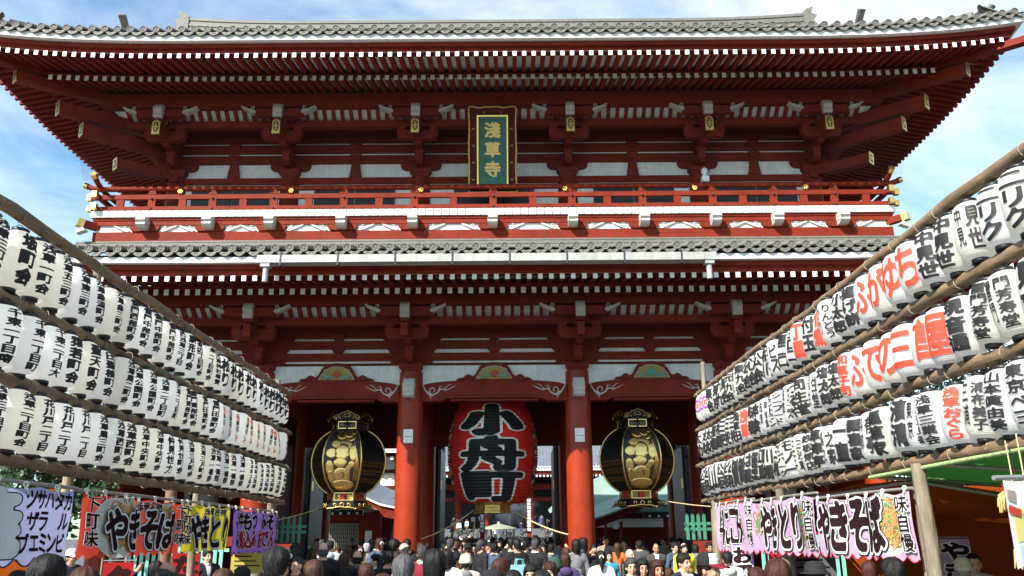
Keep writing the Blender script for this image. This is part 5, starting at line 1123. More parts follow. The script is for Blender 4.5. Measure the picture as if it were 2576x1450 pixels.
PEOPLE=[
(-3.62, 7.37, 1.54, 180, 'short', 'black', 'black', '', 'black-haired person at the far left picture edge, only crown showing'),
(-2.1, 4.94, 1.71, 165, 'short', 'black', 'black', '', 'large black-haired head seen from behind under the lavender banner'),
(-6.88, 14.65, 1.62, 60, 'capw', 'black', 'navy', '', 'stallholder in white cap and dark vest between lavender and red banners'),
(-2.34, 5.89, 1.61, 180, 'bob', 'darkred', 'black', '', "dark reddish hair seen from behind under the red banner's left end"),
(-4.69, 11.61, 1.59, 120, 'short', 'black', 'navy', 'armup', 'man in dark jacket raising a hand below the red banner'),
(-2.97, 8.82, 1.57, -75, 'fringe', 'greyblack', 'grey', 'glasses', 'balding man in glasses turned left below the red banner'),
(-3.97, 11.03, 1.52, 180, 'short', 'black', 'black', '', 'black-haired head just behind the balding man in glasses'),
(-4.8, 15.21, 1.61, 45, 'short', 'black', 'argyle', 'shirt', 'man in dark cardigan and argyle vest below the yellow banner'),
(-4.17, 15.84, 1.54, 30, 'capk', 'black', 'khaki', '', 'man in khaki jacket and dark cap below the purple banner'),
(-1.83, 7.13, 1.55, 150, 'short', 'brown', 'black', '', 'brown-haired crown in front of the man in argyle vest'),
(-2.32, 9.21, 1.5, 180, 'short', 'black', 'grey', '', 'small dark head right of the brown-haired crown below yellow banner'),
(-1.13, 6.1, 1.73, 175, 'short', 'black', 'plaid', '', 'large black-haired man in pale plaid collar below the purple banner'),
(-2.52, 12.31, 1.53, -30, 'buzz', 'greyblack', 'black', 'glasses', 'buzz-cut man in glasses and black top left of the gate'),
(-1.32, 8.09, 1.59, 165, 'long', 'brown', 'black', '', 'woman with long brown hair seen from behind, left of centre'),
(-3.66, 19.84, 1.71, 180, 'short', 'black', 'hoodie', 'redneck', 'person in light grey hoodie with red collar, seen from behind'),
(-4.51, 24.9, 1.52, 0, 'bob', 'brown', 'black', 'glasses', 'small face in glasses peeking right of the grey hoodie'),
(-2.82, 17.57, 1.61, 180, 'bob', 'brown', 'dkgrey', '', 'brown-haired person in dark grey jacket behind the capped boy'),
(-3.03, 18.77, 1.28, 0, 'capb', 'black', 'dkgreen', 'child', 'boy in blue and white cap and dark green shirt'),
(-3.11, 20.81, 1.57, 178, 'pony', 'brown', 'taupe', '', 'woman in taupe coat, hair tied with a pale scrunchie'),
(-2.99, 20.85, 1.64, 180, 'short', 'white', 'grey', '', 'white-haired person seen from behind near the left central column'),
(-2.53, 19.76, 1.6, -90, 'short', 'black', 'white', '', 'black-haired person in profile facing left before the left central column'),
(-1.45, 13.75, 1.57, 180, 'short', 'black', 'black', '', 'black-haired person in black coat before the left central column'),
(-1.1, 9.66, 1.51, 180, 'long', 'darkred', 'black', '', 'long reddish-brown hair in front of the taupe coat'),
(-1.87, 15.15, 1.5, -80, 'short', 'black', 'white', '', 'dark-haired person turned left in front of the black coat'),
(-0.26, 6.2, 1.67, 180, 'thin', 'grey', 'navy', '', 'large grey-haired head with thinning crown seen from behind'),
(-1.38, 15.19, 1.69, 100, 'fringe', 'greyblack', 'grey', '', 'balding man in profile facing right at the left central column'),
(-0.99, 14.39, 1.64, 180, 'short', 'greyblack', 'crimson', 'stripe', 'man in crimson jacket with white striped collar'),
(-0.16, 7.58, 1.68, 150, 'bob', 'black', 'navy', 'shirt', 'woman with black bob and white collar, large, near centre'),
(-0.39, 11.94, 1.62, 170, 'bob', 'black', 'white', '', 'black-haired person in white shirt right of the black bob'),
(-0.85, 20.78, 1.67, 180, 'short', 'brown', 'brown', '', 'person in brown jacket walking into the central passage'),
(-0.23, 13.57, 1.5, 180, 'hatw', 'black', 'beige', 'hood', 'person in cream knit hat and beige coat with grey hood'),
(-0.34, 20.88, 1.52, 180, 'capk', 'black', 'black', '', 'person in black and white cap and dark coat near centre'),
(-0.2, 21.98, 1.51, 180, 'long', 'darkred', 'pink', '', 'woman with reddish hair and pale pink top near centre'),
(0.38, 9.59, 1.55, 110, 'bob', 'darkred', 'brown', '', 'reddish-brown bob turned right, below the great lantern'),
(0.38, 21.98, 1.52, 180, 'short', 'black', 'mustard', '', 'person in mustard jacket below the great lantern'),
(0.69, 20.71, 1.68, 180, 'short', 'black', 'black', '', 'tall dark figure in black right of centre'),
(0.7, 9.37, 1.5, -10, 'bobp', 'black', 'black', '', 'elderly woman with parted black hair facing the camera'),
(0.76, 7.62, 1.5, 180, 'short', 'black', 'black', '', 'black-haired crown at bottom right of the elderly woman'),
(0.94, 10.18, 1.5, -15, 'longf', 'darkred', 'black', '', 'young woman with long reddish hair facing the camera'),
(1.11, 20.01, 1.51, 0, 'longf', 'darkred', 'tan', '', 'woman in tan coat with fringe facing the camera'),
(1.07, 25.92, 1.35, 10, 'bobp', 'black', 'white', 'child', 'small child with black fringe left of the woman in tan coat'),
(1.19, 20.8, 1.6, 20, 'short', 'black', 'grey', '', 'man in grey jacket behind the woman in tan coat'),
(1.37, 14.51, 1.5, 178, 'bob', 'darkred', 'purple', 'hood', 'person in purple hooded vest with brown bob'),
(1.04, 11.31, 1.5, 180, 'hatg', 'black', 'dkgreen', '', 'dark green hat left of the purple hooded vest'),
(0.51, 7.69, 1.5, 180, 'short', 'black', 'black', '', 'black-haired crown below the mustard jacket'),
(0.33, 7.59, 1.5, 180, 'hatk', 'black', 'black', '', 'dark hat at the bottom edge below the great lantern'),
(2.52, 21.97, 1.56, 0, 'bobp', 'black', 'black', 'camera', 'woman in black holding up a compact camera'),
(3.14, 24.83, 1.75, 0, 'short', 'black', 'khaki', '', 'tall man in tan jacket inside the right passage'),
(1.93, 14.2, 1.54, 178, 'pony', 'black', 'white', '', 'person in white sweater with black hair seen from behind'),
(2.4, 17.46, 1.5, 15, 'bobp', 'black', 'teal', '', 'woman with short black hair and teal bag facing the camera'),
(3.26, 23.18, 1.58, 180, 'long', 'brown', 'orange', '', 'woman with long brown hair and orange top in right passage'),
(3.83, 26.34, 1.58, 150, 'long', 'blond', 'beige', '', 'blond woman in the right passage'),
(2.7, 16.5, 1.54, 40, 'bald', 'black', 'leather', 'glasses', 'bald man in glasses and black leather jacket'),
(2.06, 11.56, 1.5, 5, 'short', 'greyblack', 'navy', 'glasses shirt', 'man in glasses with grey-black hair and white collar'),
(2.16, 11.21, 1.5, 5, 'bobp', 'black', 'grey', 'glasses', 'woman in glasses looking down, grey jacket'),
(3.89, 20.74, 1.59, 0, 'bald', 'white', 'stripe', '', 'old bald man in striped shirt and dark jacket'),
(2.24, 10.55, 1.5, 10, 'bobp', 'darkred', 'tealorange', '', 'woman with short brown hair, teal collar and orange top'),
(4.34, 20.8, 1.61, 30, 'short', 'black', 'denim', 'glasses', 'young man in glasses and dark blue vest by right rack'),
(4.36, 19.76, 1.61, 10, 'fringe', 'black', 'yellow', '', 'balding man in yellow top behind the man in white scarf'),
(2.71, 11.33, 1.56, 35, 'short', 'black', 'navy', 'scarf', 'man with neat black hair and white scarf'),
(2.61, 12.02, 1.35, 160, 'short', 'brown', 'white', 'child', 'brown-haired child at the bottom edge beside the scarfed man'),
(2.2, 7.6, 1.63, 50, 'capball', 'black', 'black', '', 'man in white baseball cap with maroon brim'),
(5.18, 20.86, 1.6, 10, 'short', 'black', 'navy', '', 'black-haired man behind the baseball cap'),
(3.91, 13.95, 1.52, 180, 'short', 'black', 'whitehood', 'hood', 'person in white hooded top behind the near post, right rack'),
(2.7, 7.94, 1.5, 170, 'short', 'darkred', 'black', '', 'brown-haired crown below the pink skewer banner'),
(2.47, 6.49, 1.61, 140, 'bob', 'darkred', 'black', '', 'large dark brown head below the pink skewer banner'),
(3.22, 7.89, 1.54, 120, 'hatk', 'black', 'black', '', 'black brimmed hat below the pink noodle banner'),
(4.36, 9.51, 1.5, 130, 'long', 'darkred', 'black', '', 'brown-haired woman below the right end of noodle banner'),
(3.4, 6.69, 1.61, 150, 'short', 'black', 'black', '', "large black-haired head below the noodle banner's end"),
(5.84, 10.17, 1.56, -20, 'buzz', 'black', 'beige', '', 'smiling stallholder with cropped hair under the orange tarpaulin'),
(5.52, 9.8, 1.5, 150, 'hatw', 'white', 'white', '', 'person in white cap beside the smiling stallholder'),
(-0.53, 7.1, 1.5, 170, 'bob', 'darkred', 'black', '', 'reddish hair at the bottom edge left of the grey head')]
# ================================================================ people
def capsule(b,a,c,ra,rc,n=10):
    a=Vector(a);c=Vector(c); d=(c-a); L=d.length; d.normalize(); pts=[];rad=[]
    for k in range(4): t=math.pi/2*(1-k/3); pts.append(a-d*ra*math.sin(t)); rad.append(max(.001,ra*math.cos(t)))
    for k in range(4): t=math.pi/2*k/3; pts.append(c+d*rc*math.sin(t)); rad.append(max(.001,rc*math.cos(t)))
    b.tube(pts,rad,n)
def body_mesh(kind):
    b=MB(); w=.90 if kind in('f','cam') else 1.
    b.ell((0,.004,1.578),(.076,.094,.108),16,12); b.ell((0,-.028,1.53),(.059,.066,.082),14,10); b.ell((0,-.062,1.476),(.028,.028,.022),8,6)
    b.ell((0,-.099,1.538),(.0125,.022,.024),8,6); b.ell((0,-.093,1.560),(.009,.012,.03),8,6); b.ell((0,-.088,1.503),(.022,.012,.008),8,6); b.ell((0,-.083,1.492),(.018,.012,.007),8,6); b.ell((0,-.080,1.592),(.048,.016,.010),10,6)
    for s in(-1,1): b.ell((s*.079,.006,1.545),(.010,.020,.032),8,6); b.ell((s*.036,-.072,1.523),(.022,.022,.024),8,6)
    capsule(b,(0,.015,1.34),(0,.0,1.50),.056*w,.052*w)
    b.ell((0,.0,1.24),(.175*w,.118,.20),14,10); b.ell((0,.0,1.04),(.160*w,.115,.20),14,10); b.ell((0,.005,.91),(.172,.122,.14),14,10)
    for s in(-1,1):
        capsule(b,(s*.03,.012,1.415),(s*.165*w,.008,1.37),.055,.066); capsule(b,(s*.06,0,1.33),(s*.16*w,0,1.30),.09,.085)
        sh=Vector((s*.20*w,.0,1.355))
        if kind=='cam' or (kind=='up' and s>0): el=Vector((s*.27,-.10,1.24)); wr=Vector((s*.085,-.23,1.50)) if kind=='cam' else Vector((s*.22,-.26,1.46))
        elif kind=='walk': el=Vector((s*.255,.02+s*.07,1.09)); wr=Vector((s*.24,-.09+s*.16,.86))
        else: el=Vector((s*.25,.03,1.08)); wr=Vector((s*.235,-.07,.84))
        capsule(b,sh,el,.068*w,.054); capsule(b,el,wr,.054,.040)
        d=(wr-el).normalized(); pc=wr+d*.05; b.ell(pc,(.026,.034,.045),8,6)
        side=Vector((0,-1,0)) if abs(d.z)>.6 else Vector((0,0,1))
        side=(side-d*side.dot(d)).normalized()
        for k in range(4):
            o=side*(.024-.016*k); l=(.05,.062,.058,.045)[k]; p0=pc+d*.035+o; p1=p0+d*l*.6+Vector((-s*.008,0,0)); p2=p1+d*l*.3+Vector((-s*.02,0,0)); capsule(b,p0,p1,.0105,.0095,6); capsule(b,p1,p2,.0095,.008,6)
        t0=wr+d*.03+side*.02; capsule(b,t0,t0+side*.035+d*.03,.012,.009,6)
        hp=Vector((s*.088,.0,.90)); st=s*.16 if kind=='walk' else s*.02
        kn=Vector((s*.092,-st*.6-.01,.49)); an=Vector((s*.092,-st+.03,.085)); capsule(b,hp,kn,.090,.066); capsule(b,kn,an,.066,.050); capsule(b,an+Vector((0,.02,-.04)),an+Vector((0,-.13,-.05)),.042,.036)
    if kind=='f': # coat skirt
        b.lathe([(.15,1.0),(.185,.85),(.20,.66),(.16,.64)],14,(0,0.005,0))
    tmp=b.mesh('tmp',[RED]); o=bpy.data.objects.new('tmp',tmp); COL.objects.link(o)
    m=o.modifiers.new('r','REMESH'); m.mode='VOXEL'; m.voxel_size=.0105; s_=o.modifiers.new('s','SMOOTH'); s_.iterations=2; s_.factor=.5
    me=bpy.data.meshes.new_from_object(o.evaluated_get(bpy.context.evaluated_depsgraph_get())); bpy.data.objects.remove(o)
    n=len(me.polygons); cen=np.empty(n*3); me.polygons.foreach_get('center',cen); c=cen.reshape(-1,3); x,y,z=c.T; ax=np.abs(x)
    idx=np.full(n,1); idx[z<.90]=2; idx[z<.085]=3
    if kind=='f': idx[(z<.90)&(z>.62)&(ax<.22)&(np.hypot(x,y)>.12)]=1
    idx[((z>1.418)&(ax<.078)&(y>-.16))|((z>1.452)&(ax<.1)&(y>-.15))]=0
    hands=[]
    for s in(-1,1):
        if kind=='cam': hands.append((s*.075,-.25,1.56,.10))
        elif kind=='up' and s>0: hands.append((.215,-.29,1.53,.10))
        elif kind=='walk': hands.append((s*.235,-.14+s*.2,.78,.12))
        else: hands.append((s*.23,-.10,.76,.11))
    for hx,hy,hz,r in hands: idx[(x-hx)**2+(y-hy)**2+(z-hz)**2<r*r]=0
    # inset shirt front
    sf=(y<-.02)&(z<1.425)&(z>1.10)&(ax<.052*(z-1.08)/.34+.004); idx[sf&(idx==1)]=6
    bm=bmesh.new(); bm.from_mesh(me)
    for i,f in enumerate(bm.faces): f.material_index=int(idx[i]); f.smooth=True
    e=MB()
    for s in(-1,1):
        e.ell((s*.031,-.0855,1.556),(.0135,.006,.0052),10,6,4); e.cbox((s*.032,-.0885,1.583),(.036,.010,.0065),4,Matrix.Rotation(s*.10,4,'Y'))
    e.ell((0,-.0965,1.4985),(.021,.006,.0045),10,6,5)
    em=e.mesh('e',[RED]*7); bm.from_mesh(em); bm.to_mesh(me); bm.free(); bpy.data.meshes.remove(em)
    ii=np.empty(len(me.polygons),dtype=np.int32); me.polygons.foreach_get('material_index',ii); me.materials.clear()
    for k in range(7): me.materials.append(None)
    me.polygons.foreach_set('material_index',ii)
    return me
BODY={k:body_mesh(k) for k in('m','f','walk','cam','up')}
# ---- hair and hats
def hair_mesh(kind,seed=0):
    q=np.random.default_rng(seed+hash(kind)%1000 if False else seed+sum(map(ord,kind))); n=40; K=14
    c=np.array([0,.006,1.585]); rx,ry,rz=.094,.110,.119
    if kind in('long','longf'): rx,ry,rz=.095,.112,.120
    if kind in('bob','bobp','pony'): rx,ry,rz=.095,.113,.121
    if kind in('buzz',): rx,ry,rz=.081,.100,.113
    if kind in('thin',): rx,ry,rz=.086,.104,.114
    lp=q.random(4)*6.28; st=q.normal(0,1,n); st=(st+np.roll(st,1)*.5)/1.2; ring=[]
    for j in range(n):
        ph=2*math.pi*j/n; fx,fy=math.sin(ph),-math.cos(ph)      # ph=0 faces -y
        front=max(0,math.cos(ph)); back=max(0,-math.cos(ph)); sd=abs(math.sin(ph))
        zf={'short':1.628,'thin':1.64,'buzz':1.632,'bob':1.598,'bobp':1.620,'long':1.60,'longf':1.596,'pony':1.632,'fringe':1.60}.get(kind,1.628)
        zs={'short':1.562,'thin':1.562,'buzz':1.58,'bob':1.455,'bobp':1.455,'long':1.33,'longf':1.34,'pony':1.54,'fringe':1.53}.get(kind,1.55)
        zb={'short':1.500,'thin':1.500,'buzz':1.515,'bob':1.425,'bobp':1.43,'long':1.22,'longf':1.25,'pony':1.47,'fringe':1.475}.get(kind,1.475)
        if front>.56: k=min(1,(front-.56)/.22); ze=zs+(zf-zs)*(k*k*(3-2*k)) if kind not in('long','longf','bob','bobp') else zs+(zf-zs)*min(1,(front-.56)/.10)
        elif back>0: ze=zs+(zb-zs)*min(1,back*1.6)
        else: ze=zs
        ze+=q.normal(0,.006)
        col=[]
        t0=.0 if kind!='fringe' else .60
        for k in range(K):
            u=t0+(1-t0)*k/(K-1); ztop=c[2]+rz
            zz=ztop-(ztop-ze)*(u**1.5 if ze>1.5 else u**1.25); dz=(zz-c[2])/rz
            if dz>=0: rr=max(0,1-dz**2.35)**(1/2.35)
            elif zz>1.47: rr=1.0-(.10 if kind in('long','longf','bob','bobp') else .24)*min(1.1,(-dz))**2
            else: rr=.90+.10*(1.47-zz)/.25
            rr=max(rr,.02); a=1+.022*st[j]*min(1,rr*1.2)+.012*math.sin(zz*90+st[j]*5)+.022*math.sin(3*ph+lp[0]+zz*14)+.018*math.sin(5*ph+lp[1]-zz*23)
            if kind in('short','thin','buzz') and zz<1.625 and back<.75: a*=1-.13*min(1,(1.625-zz)/.06)
            col.append((c[0]+fx*rx*rr*a,c[1]+fy*ry*rr*a,zz+.003*st[j]))
        l=col[-1]; col.append((l[0]*.86,(l[1]-.006)*.86+.006,l[2]+.012))
        ring.append(col)
    b=MB(); b.rings([[ring[j][k] for j in range(n)] for k in range(K+1)],0,True,True,kind!='fringe')
    # loose strands lying on the shell
    ns=420 if kind!='fringe' else 120
    for i in range(ns):
        j=q.integers(n); k=q.integers(1,K-1); k2=min(K-1,k+q.integers(2,5)); j2=(j+q.integers(-1,2))%n
        a=Vector(ring[j][k]); c2=Vector(ring[j2][k2]); ctr=Vector((0,.006,a.z)); o=(a-ctr).normalized()*(.002+.003*q.random()); o2=(c2-Vector((0,.006,c2.z))).normalized()*(.001+.010*q.random()**4)
        d=(c2-a); sx=d.cross(o).normalized()*(.0010+.0012*q.random()); md=(a+c2)/2+o*1.3
        b.add([a-sx+o*.2,a+sx+o*.2,md+sx,md-sx,c2+o2],[(0,1,2,3),(3,2,4)])
    if kind=='pony':
        pts=[(0,.095,1.60),(0,.135,1.585),(.005,.15,1.52),(.0,.145,1.42),(0,.13,1.33)]; b.tube(pts,[.02,.03,.038,.032,.008],12); 
        b.tube([(.032*math.cos(t),.128+.008*math.sin(2*t),1.592+.03*math.sin(t)) for t in np.linspace(0,6.28,13)],.013,6,1)
    return b
def hair(kind,m):
    k=(kind,m.name)
    if k not in HC: HC[k]=hair_mesh(kind).mesh('hair_'+kind,[m,WHITE])
    return HC[k]
HC={}
def hm(n,c): return mat('hair_'+n,c,.5,0,.5,1.,.35,3.,.22,(70,70,9))
HAIR={'black':hm('black',(.010,.009,.009)),'brown':hm('brown',(.055,.026,.013)),'darkred':hm('dark_reddish',(.045,.014,.009)),'grey':hm('grey',(.075,.075,.08)),'greyblack':hm('greying',(.045,.045,.047)),'white':hm('white',(.32,.32,.31)),'blond':hm('blond',(.48,.30,.11))}
def hat_mesh(kind):
    b=MB()
    if kind.startswith('cap'):
        b.lathe([(.102,1.60),(.104,1.63),(.098,1.67),(.075,1.702),(.035,1.716),(.004,1.718)],24,(0,.004,0),0)
        # brim
        P=[];n=12
        for i in range(n+1):
            a=-1.15+2.3*i/n; P.append((.098*math.sin(a),.004-.098*math.cos(a)))
        O=[(.085*math.sin(-1.25+2.5*i/n),-.185-.012*math.cos(-1.25+2.5*i/n)+.05*(1-math.cos(-1.25+2.5*i/n))) for i in range(n+1)]
        b.rings([[(x,y,1.614) for x,y in P],[(x,y,1.596-.02*abs(x)/.08) for x,y in O],[(x,y,1.588-.02*abs(x)/.08) for x,y in O],[(x,y,1.602) for x,y in P]],1,True,False)
        # front panel
        pr=[(.1035,1.612),(.1055,1.63),(.0995,1.67),(.0765,1.7025)]; n=10
        b.rings([[(r*math.sin(-.95+1.9*i/n),.004-r*math.cos(-.95+1.9*i/n),z) for i in range(n+1)] for r,z in pr],2,True,False)
        b.ell((0,.004,1.719),(.008,.008,.005),8,5,1)
    else:
        r=.106; b.lathe([(r+.045,1.595),(r+.047,1.602),(r,1.612),(r*.98,1.67),(r*.75,1.705),(.03,1.715),(.002,1.716)] if kind in('hatk',) else [(r,1.565),(r+.008,1.57),(r+.008,1.60),(r,1.62),(r*.93,1.67),(r*.7,1.71),(.03,1.728),(.002,1.729)],24,(0,.006,0),0)
    return b
CLO={}
def cl(n,c,r=.85): CLO[n]=mat('clothing_'+n,c,r,0,.18,5.,.35,22,.25); return CLO[n]
for n,c in dict(black=(.014,.014,.016),navy=(.018,.022,.045),grey=(.17,.17,.18),dkgrey=(.05,.05,.055),khaki=(.24,.22,.15),argyle=(.02,.02,.024),plaid=(.42,.44,.46),hoodie=(.34,.36,.40),dkgreen=(.02,.06,.045),taupe=(.12,.10,.075),white=(.68,.68,.66),crimson=(.20,.015,.025),brown=(.085,.045,.022),beige=(.46,.42,.34),pink=(.52,.36,.36),mustard=(.28,.19,.05),tan=(.25,.16,.085),purple=(.06,.035,.12),teal=(.03,.26,.34),orange=(.48,.13,.03),stripe=(.05,.045,.04),tealorange=(.46,.16,.04),denim=(.05,.075,.13),yellow=(.62,.46,.03),whitehood=(.66,.66,.62),blue=(.05,.075,.14),olive=(.09,.09,.05),cream=(.55,.50,.40),red=(.30,.03,.03),maroon=(.16,.012,.022)).items(): cl(n,c)
cl('leather',(.012,.012,.013),.35)
SKIN=[mat('skin_%d'%i,c,.5,0,.10,9.,.1,60,.35) for i,c in enumerate([(.50,.28,.19),(.44,.235,.15),(.56,.34,.25),(.38,.195,.12)])]
LIPS=mat('lips',(.30,.09,.08),.5); EYE=mat('eye_dark',(.018,.013,.012),.3); SHOE=mat('shoe_leather',(.02,.018,.017),.5)
HATM={'capw':[CLO['white']]*3,'capk':[CLO['black'],CLO['black'],CLO['white']],'capb':[CLO['navy'],CLO['navy'],CLO['white']],'capball':[CLO['black'],CLO['maroon'],CLO['white']],'hatw':[CLO['cream']],'hatg':[CLO['dkgreen']],'hatk':[CLO['black']]}
GLS=M1(lambda b:([b.tube([(s*.032+.021*math.cos(t),-.103,1.553+.016*math.sin(t)) for t in np.linspace(0,6.283,15)],.0018,4) for s in(-1,1)],b.tube([(-.011,-.104,1.556),(.011,-.104,1.556)],.0018,4),[b.tube([(s*.053,-.102,1.556),(s*.080,-.05,1.558),(s*.083,.01,1.556)],.0018,4) for s in(-1,1)]),IRON)
def collar_m(b,r=.066,h=.04): b.lathe([(r,1.395),(r+.016,1.40),(r+.006,1.40+h),(r-.004,1.40+h)],18,(0,.008,0))
COLM=M1(collar_m,None); HOODM=M1(lambda b:(b.ell((0,.095,1.375),(.115,.065,.085),14,10),b.tube([(.09*math.sin(t),.02-.075*math.cos(t),1.405+.02*math.cos(t)) for t in np.linspace(.5,5.78,14)],.028,8)),None)
SCARFM=M1(lambda b:([b.tube([(s*.05,.05,1.44),(s*.078,-.02,1.425),(s*.065,-.085,1.36),(s*.045,-.125,1.24),(s*.05,-.135,1.08)],[.02,.026,.03,.03,.022],8) for s in(-1,1)],b.tube([(-.06,.045,1.445),(0,.07,1.455),(.06,.045,1.445)],.026,8)),None)
CAMM=M1(lambda b:(b.cbox((0,-.285,1.575),(.10,.026,.058),0),b.lathe([(.022,0),(.022,.02)],12,(0,0,0),1)),[GUT,BLK])
BAGS=M1(lambda b:b.tube([(-.14,.02,1.40),(-.03,.12,1.30),(.12,.125,1.08),(.17,.10,.95)],.012,6),BLK)
_skin=random.Random(3)
NP=[0]
def person(x,y,h,f,hk,hc,top,ex='',label=None,group=None,kind=None,z0=0,bottom=None):
    kind=kind or ('cam' if 'camera' in ex else 'up' if 'armup' in ex else 'f' if hk in('long','longf','bob','bobp','pony') else _skin.choice(['m','walk']))
    o=bpy.data.objects.new('person',BODY[kind]); COL.objects.link(o); s=h/1.715
    wv=s*(1.0 if 'child' not in ex else 1.12)*_skin.uniform(.97,1.05)
    o.location=(x,y,z0); o.scale=(wv,wv,s); o.rotation_euler=(0,0,R(f)); tag(o,label,'person',group)
    bt=bottom or CLO[_skin.choice(['black','navy','dkgrey','denim','olive'])]
    inner=CLO['white'] if ('shirt' in ex or 'scarf' in ex or top in('stripe',)) else CLO['cream'] if top=='stripe' else CLO['teal'] if top=='tealorange' else CLO['grey'] if top=='argyle' else CLO[top]
    for i,m in enumerate((_skin.choice(SKIN),CLO[top],bt,SHOE,EYE,LIPS,inner)):
        o.material_slots[i].link='OBJECT'; o.material_slots[i].material=m
    def child(nm,me,ms=None):
        c=lobj(nm,me,o)
        if ms is not None:
            for i,m in enumerate(ms):
                if i<len(c.material_slots): c.material_slots[i].link='OBJECT'; c.material_slots[i].material=m
        return c
    if hk in HATM:
        if hk not in HC: HC[hk]=hat_mesh(hk).mesh(hk,HATM[hk])
        child('cap' if hk.startswith('cap') else 'hat',HC[hk]); child('hair',hair('buzz' if hk=='capb' else 'short',HAIR[hc])).scale=(.985,.985,1)
    elif hk=='bald': pass
    else: child('hair',hair(hk,HAIR[hc]))
    if 'glasses' in ex: child('glasses',GLS)
    if hk=='capball':
        def bl(b):
            for tx,zz,hh,w in(('BALL',1.662,.030,1.0),('BASEBALL CLUB',1.632,.012,1.1)):
                n=len(tx)
                for i,ch in enumerate(tx):
                    if ch==' ': continue
                    vs,fs=glyph(ch,.01,14)
                    def fm(px,pz,i=i): 
                        a=(-.45+.9*(i+px)/n)*w; z=zz+pz*hh; r=np.interp(z,[1.612,1.63,1.67,1.7025],[.1035,.1055,.0995,.0765])+.002; return (r*math.sin(a),.004-r*math.cos(a),z)
                    b.add([fm(px,pz) for px,pz in vs],fs)
        child('cap_lettering',M1(bl,CLO['dkgrey']))
    if 'hood' in ex or top in('hoodie','whitehood'): child('hood',HOODM_(top if top!='beige' else 'grey'))
    if 'shirt' in ex or top in('plaid',): child('collar',COLM_('white'))
    elif 'redneck' in ex: child('collar',COLM_('red'))
    elif 'stripe' in ex: child('collar',COLM_('white'))
    elif top in('khaki','taupe','tan','denim','leather','brown','beige') : child('collar',COLM_(top))
    if 'scarf' in ex: child('scarf',SCARF_('white'))
    if 'camera' in ex: child('camera',CAMM)
    return o
_cc={}
def _cm(base,col,nm):
    k=(nm,col)
    if k not in _cc:
        m=base.copy(); m.materials.clear(); m.materials.append(CLO[col]); _cc[k]=m
    return _cc[k]
def HOODM_(c): return _cm(HOODM,c,'h')
def COLM_(c): return _cm(COLM,c,'c')
def SCARF_(c): return _cm(SCARFM,c,'s')
for (x,y,h,f,hk,hc,top,ex,lab) in PEOPLE: person(x,y,h,f,hk,hc,top,ex,lab)
# pale blue paper bag held by the dark figure
tag(obj('paper_bag',M1(lambda b:(b.box(-.13,.13,-.05,.05,0,.34),[b.tube([(-.06,q,.34),(-.05,q,.42),(.05,q,.42),(.06,q,.34)],.006,5) for q in(-.04,.04)]),cloth('pale_blue_paper',(.28,.60,.72),.1)),None,(.60,13.0,1.02),(0,0,.3)),'pale blue patterned paper bag carried below the great lantern','bag')
# ---- the moving crowd
def crowd(n,area,where,group,facecam=.25,z0=0,seed=1,tops=None):
    q=random.Random(seed); P=[]
    tries=0
    while len(P)<n and tries<6000:
        tries+=1; x,y=area(q)
        if all((x-a)**2+(y-b_)**2>.30 for a,b_ in P): P.append((x,y))
    P.sort(key=lambda p:(p[0]-.52)/p[1])
    for i,(x,y) in enumerate(P):
        hk=q.choice(['short']*9+['bob','bob','long','pony','buzz','buzz','fringe','hatk','capk']); hc=q.choice(['black']*13+['brown']*2+['darkred']*2+['greyblack','greyblack','grey'])
        top=q.choice(tops or ['black']*9+['navy']*3+['dkgrey']*3+['grey','brown','olive','denim','beige','white','khaki','taupe']); f=q.gauss(180,25) if q.random()>facecam else q.gauss(0,30)
        z=z0(x,y) if callable(z0) else z0
        person(x,y,q.uniform(1.52,1.76),f,hk,hc,top,q.choice(['']*7+['glasses','armup','camera','hood','shirt']), 'person in %s top, %s from left %s'%({'dkgrey':'dark grey'}.get(top,top),ORD[i],where),group,None,z)
crowd(30,lambda q:(q.uniform(-2.0,2.0),q.uniform(23.5,33)),'under the central passage','crowd under the gate',.2,0,11)
crowd(33,lambda q:(q.uniform(-4.2,3.6),q.uniform(34,52)),'in the court just beyond the gate','crowd in the court',.25,0,12)
crowd(33,lambda q:(q.uniform(-6.,6.),q.uniform(53,74)),'in the far court before the burner','crowd in the far court',.3,0,13,['black']*3+['grey','white','cream','beige','navy','blue','white'])
crowd(30,lambda q:(q.uniform(-9.,9.),q.uniform(75,91)),'around the incense burner','crowd around the burner',.35,0,14,['black']*3+['grey','white','cream','beige','navy','blue','white'])
crowd(33,lambda q:(q.uniform(-4.0,4.2),q.uniform(40,60)),'in the middle court','crowd in the middle court',.2,0,23)
crowd(33,lambda q:(q.uniform(-7,7),q.uniform(66,84)),'in the distant court before the steps','crowd in the distant court',.3,0,24)
crowd(16,lambda q:(q.uniform(-6.2,-3.1),q.uniform(23.8,34)),'in the left passage','crowd in the left passage',.3,0,15)
crowd(18,lambda q:(q.uniform(2.9,6.1),q.uniform(22.6,34)),'in the right passage','crowd in the right passage',.35,0,16)
crowd(22,lambda q:(q.uniform(-2.6,2.2),q.uniform(17.5,22.5)),'approaching the central passage','crowd before the gate',.25,0,17)
crowd(9,lambda q:(q.uniform(-3.4,-.6),q.uniform(12.0,15.5)),'in the approach between the lantern racks','crowd between the racks',.0,0,19,['black']*4+['navy','dkgrey','brown'])
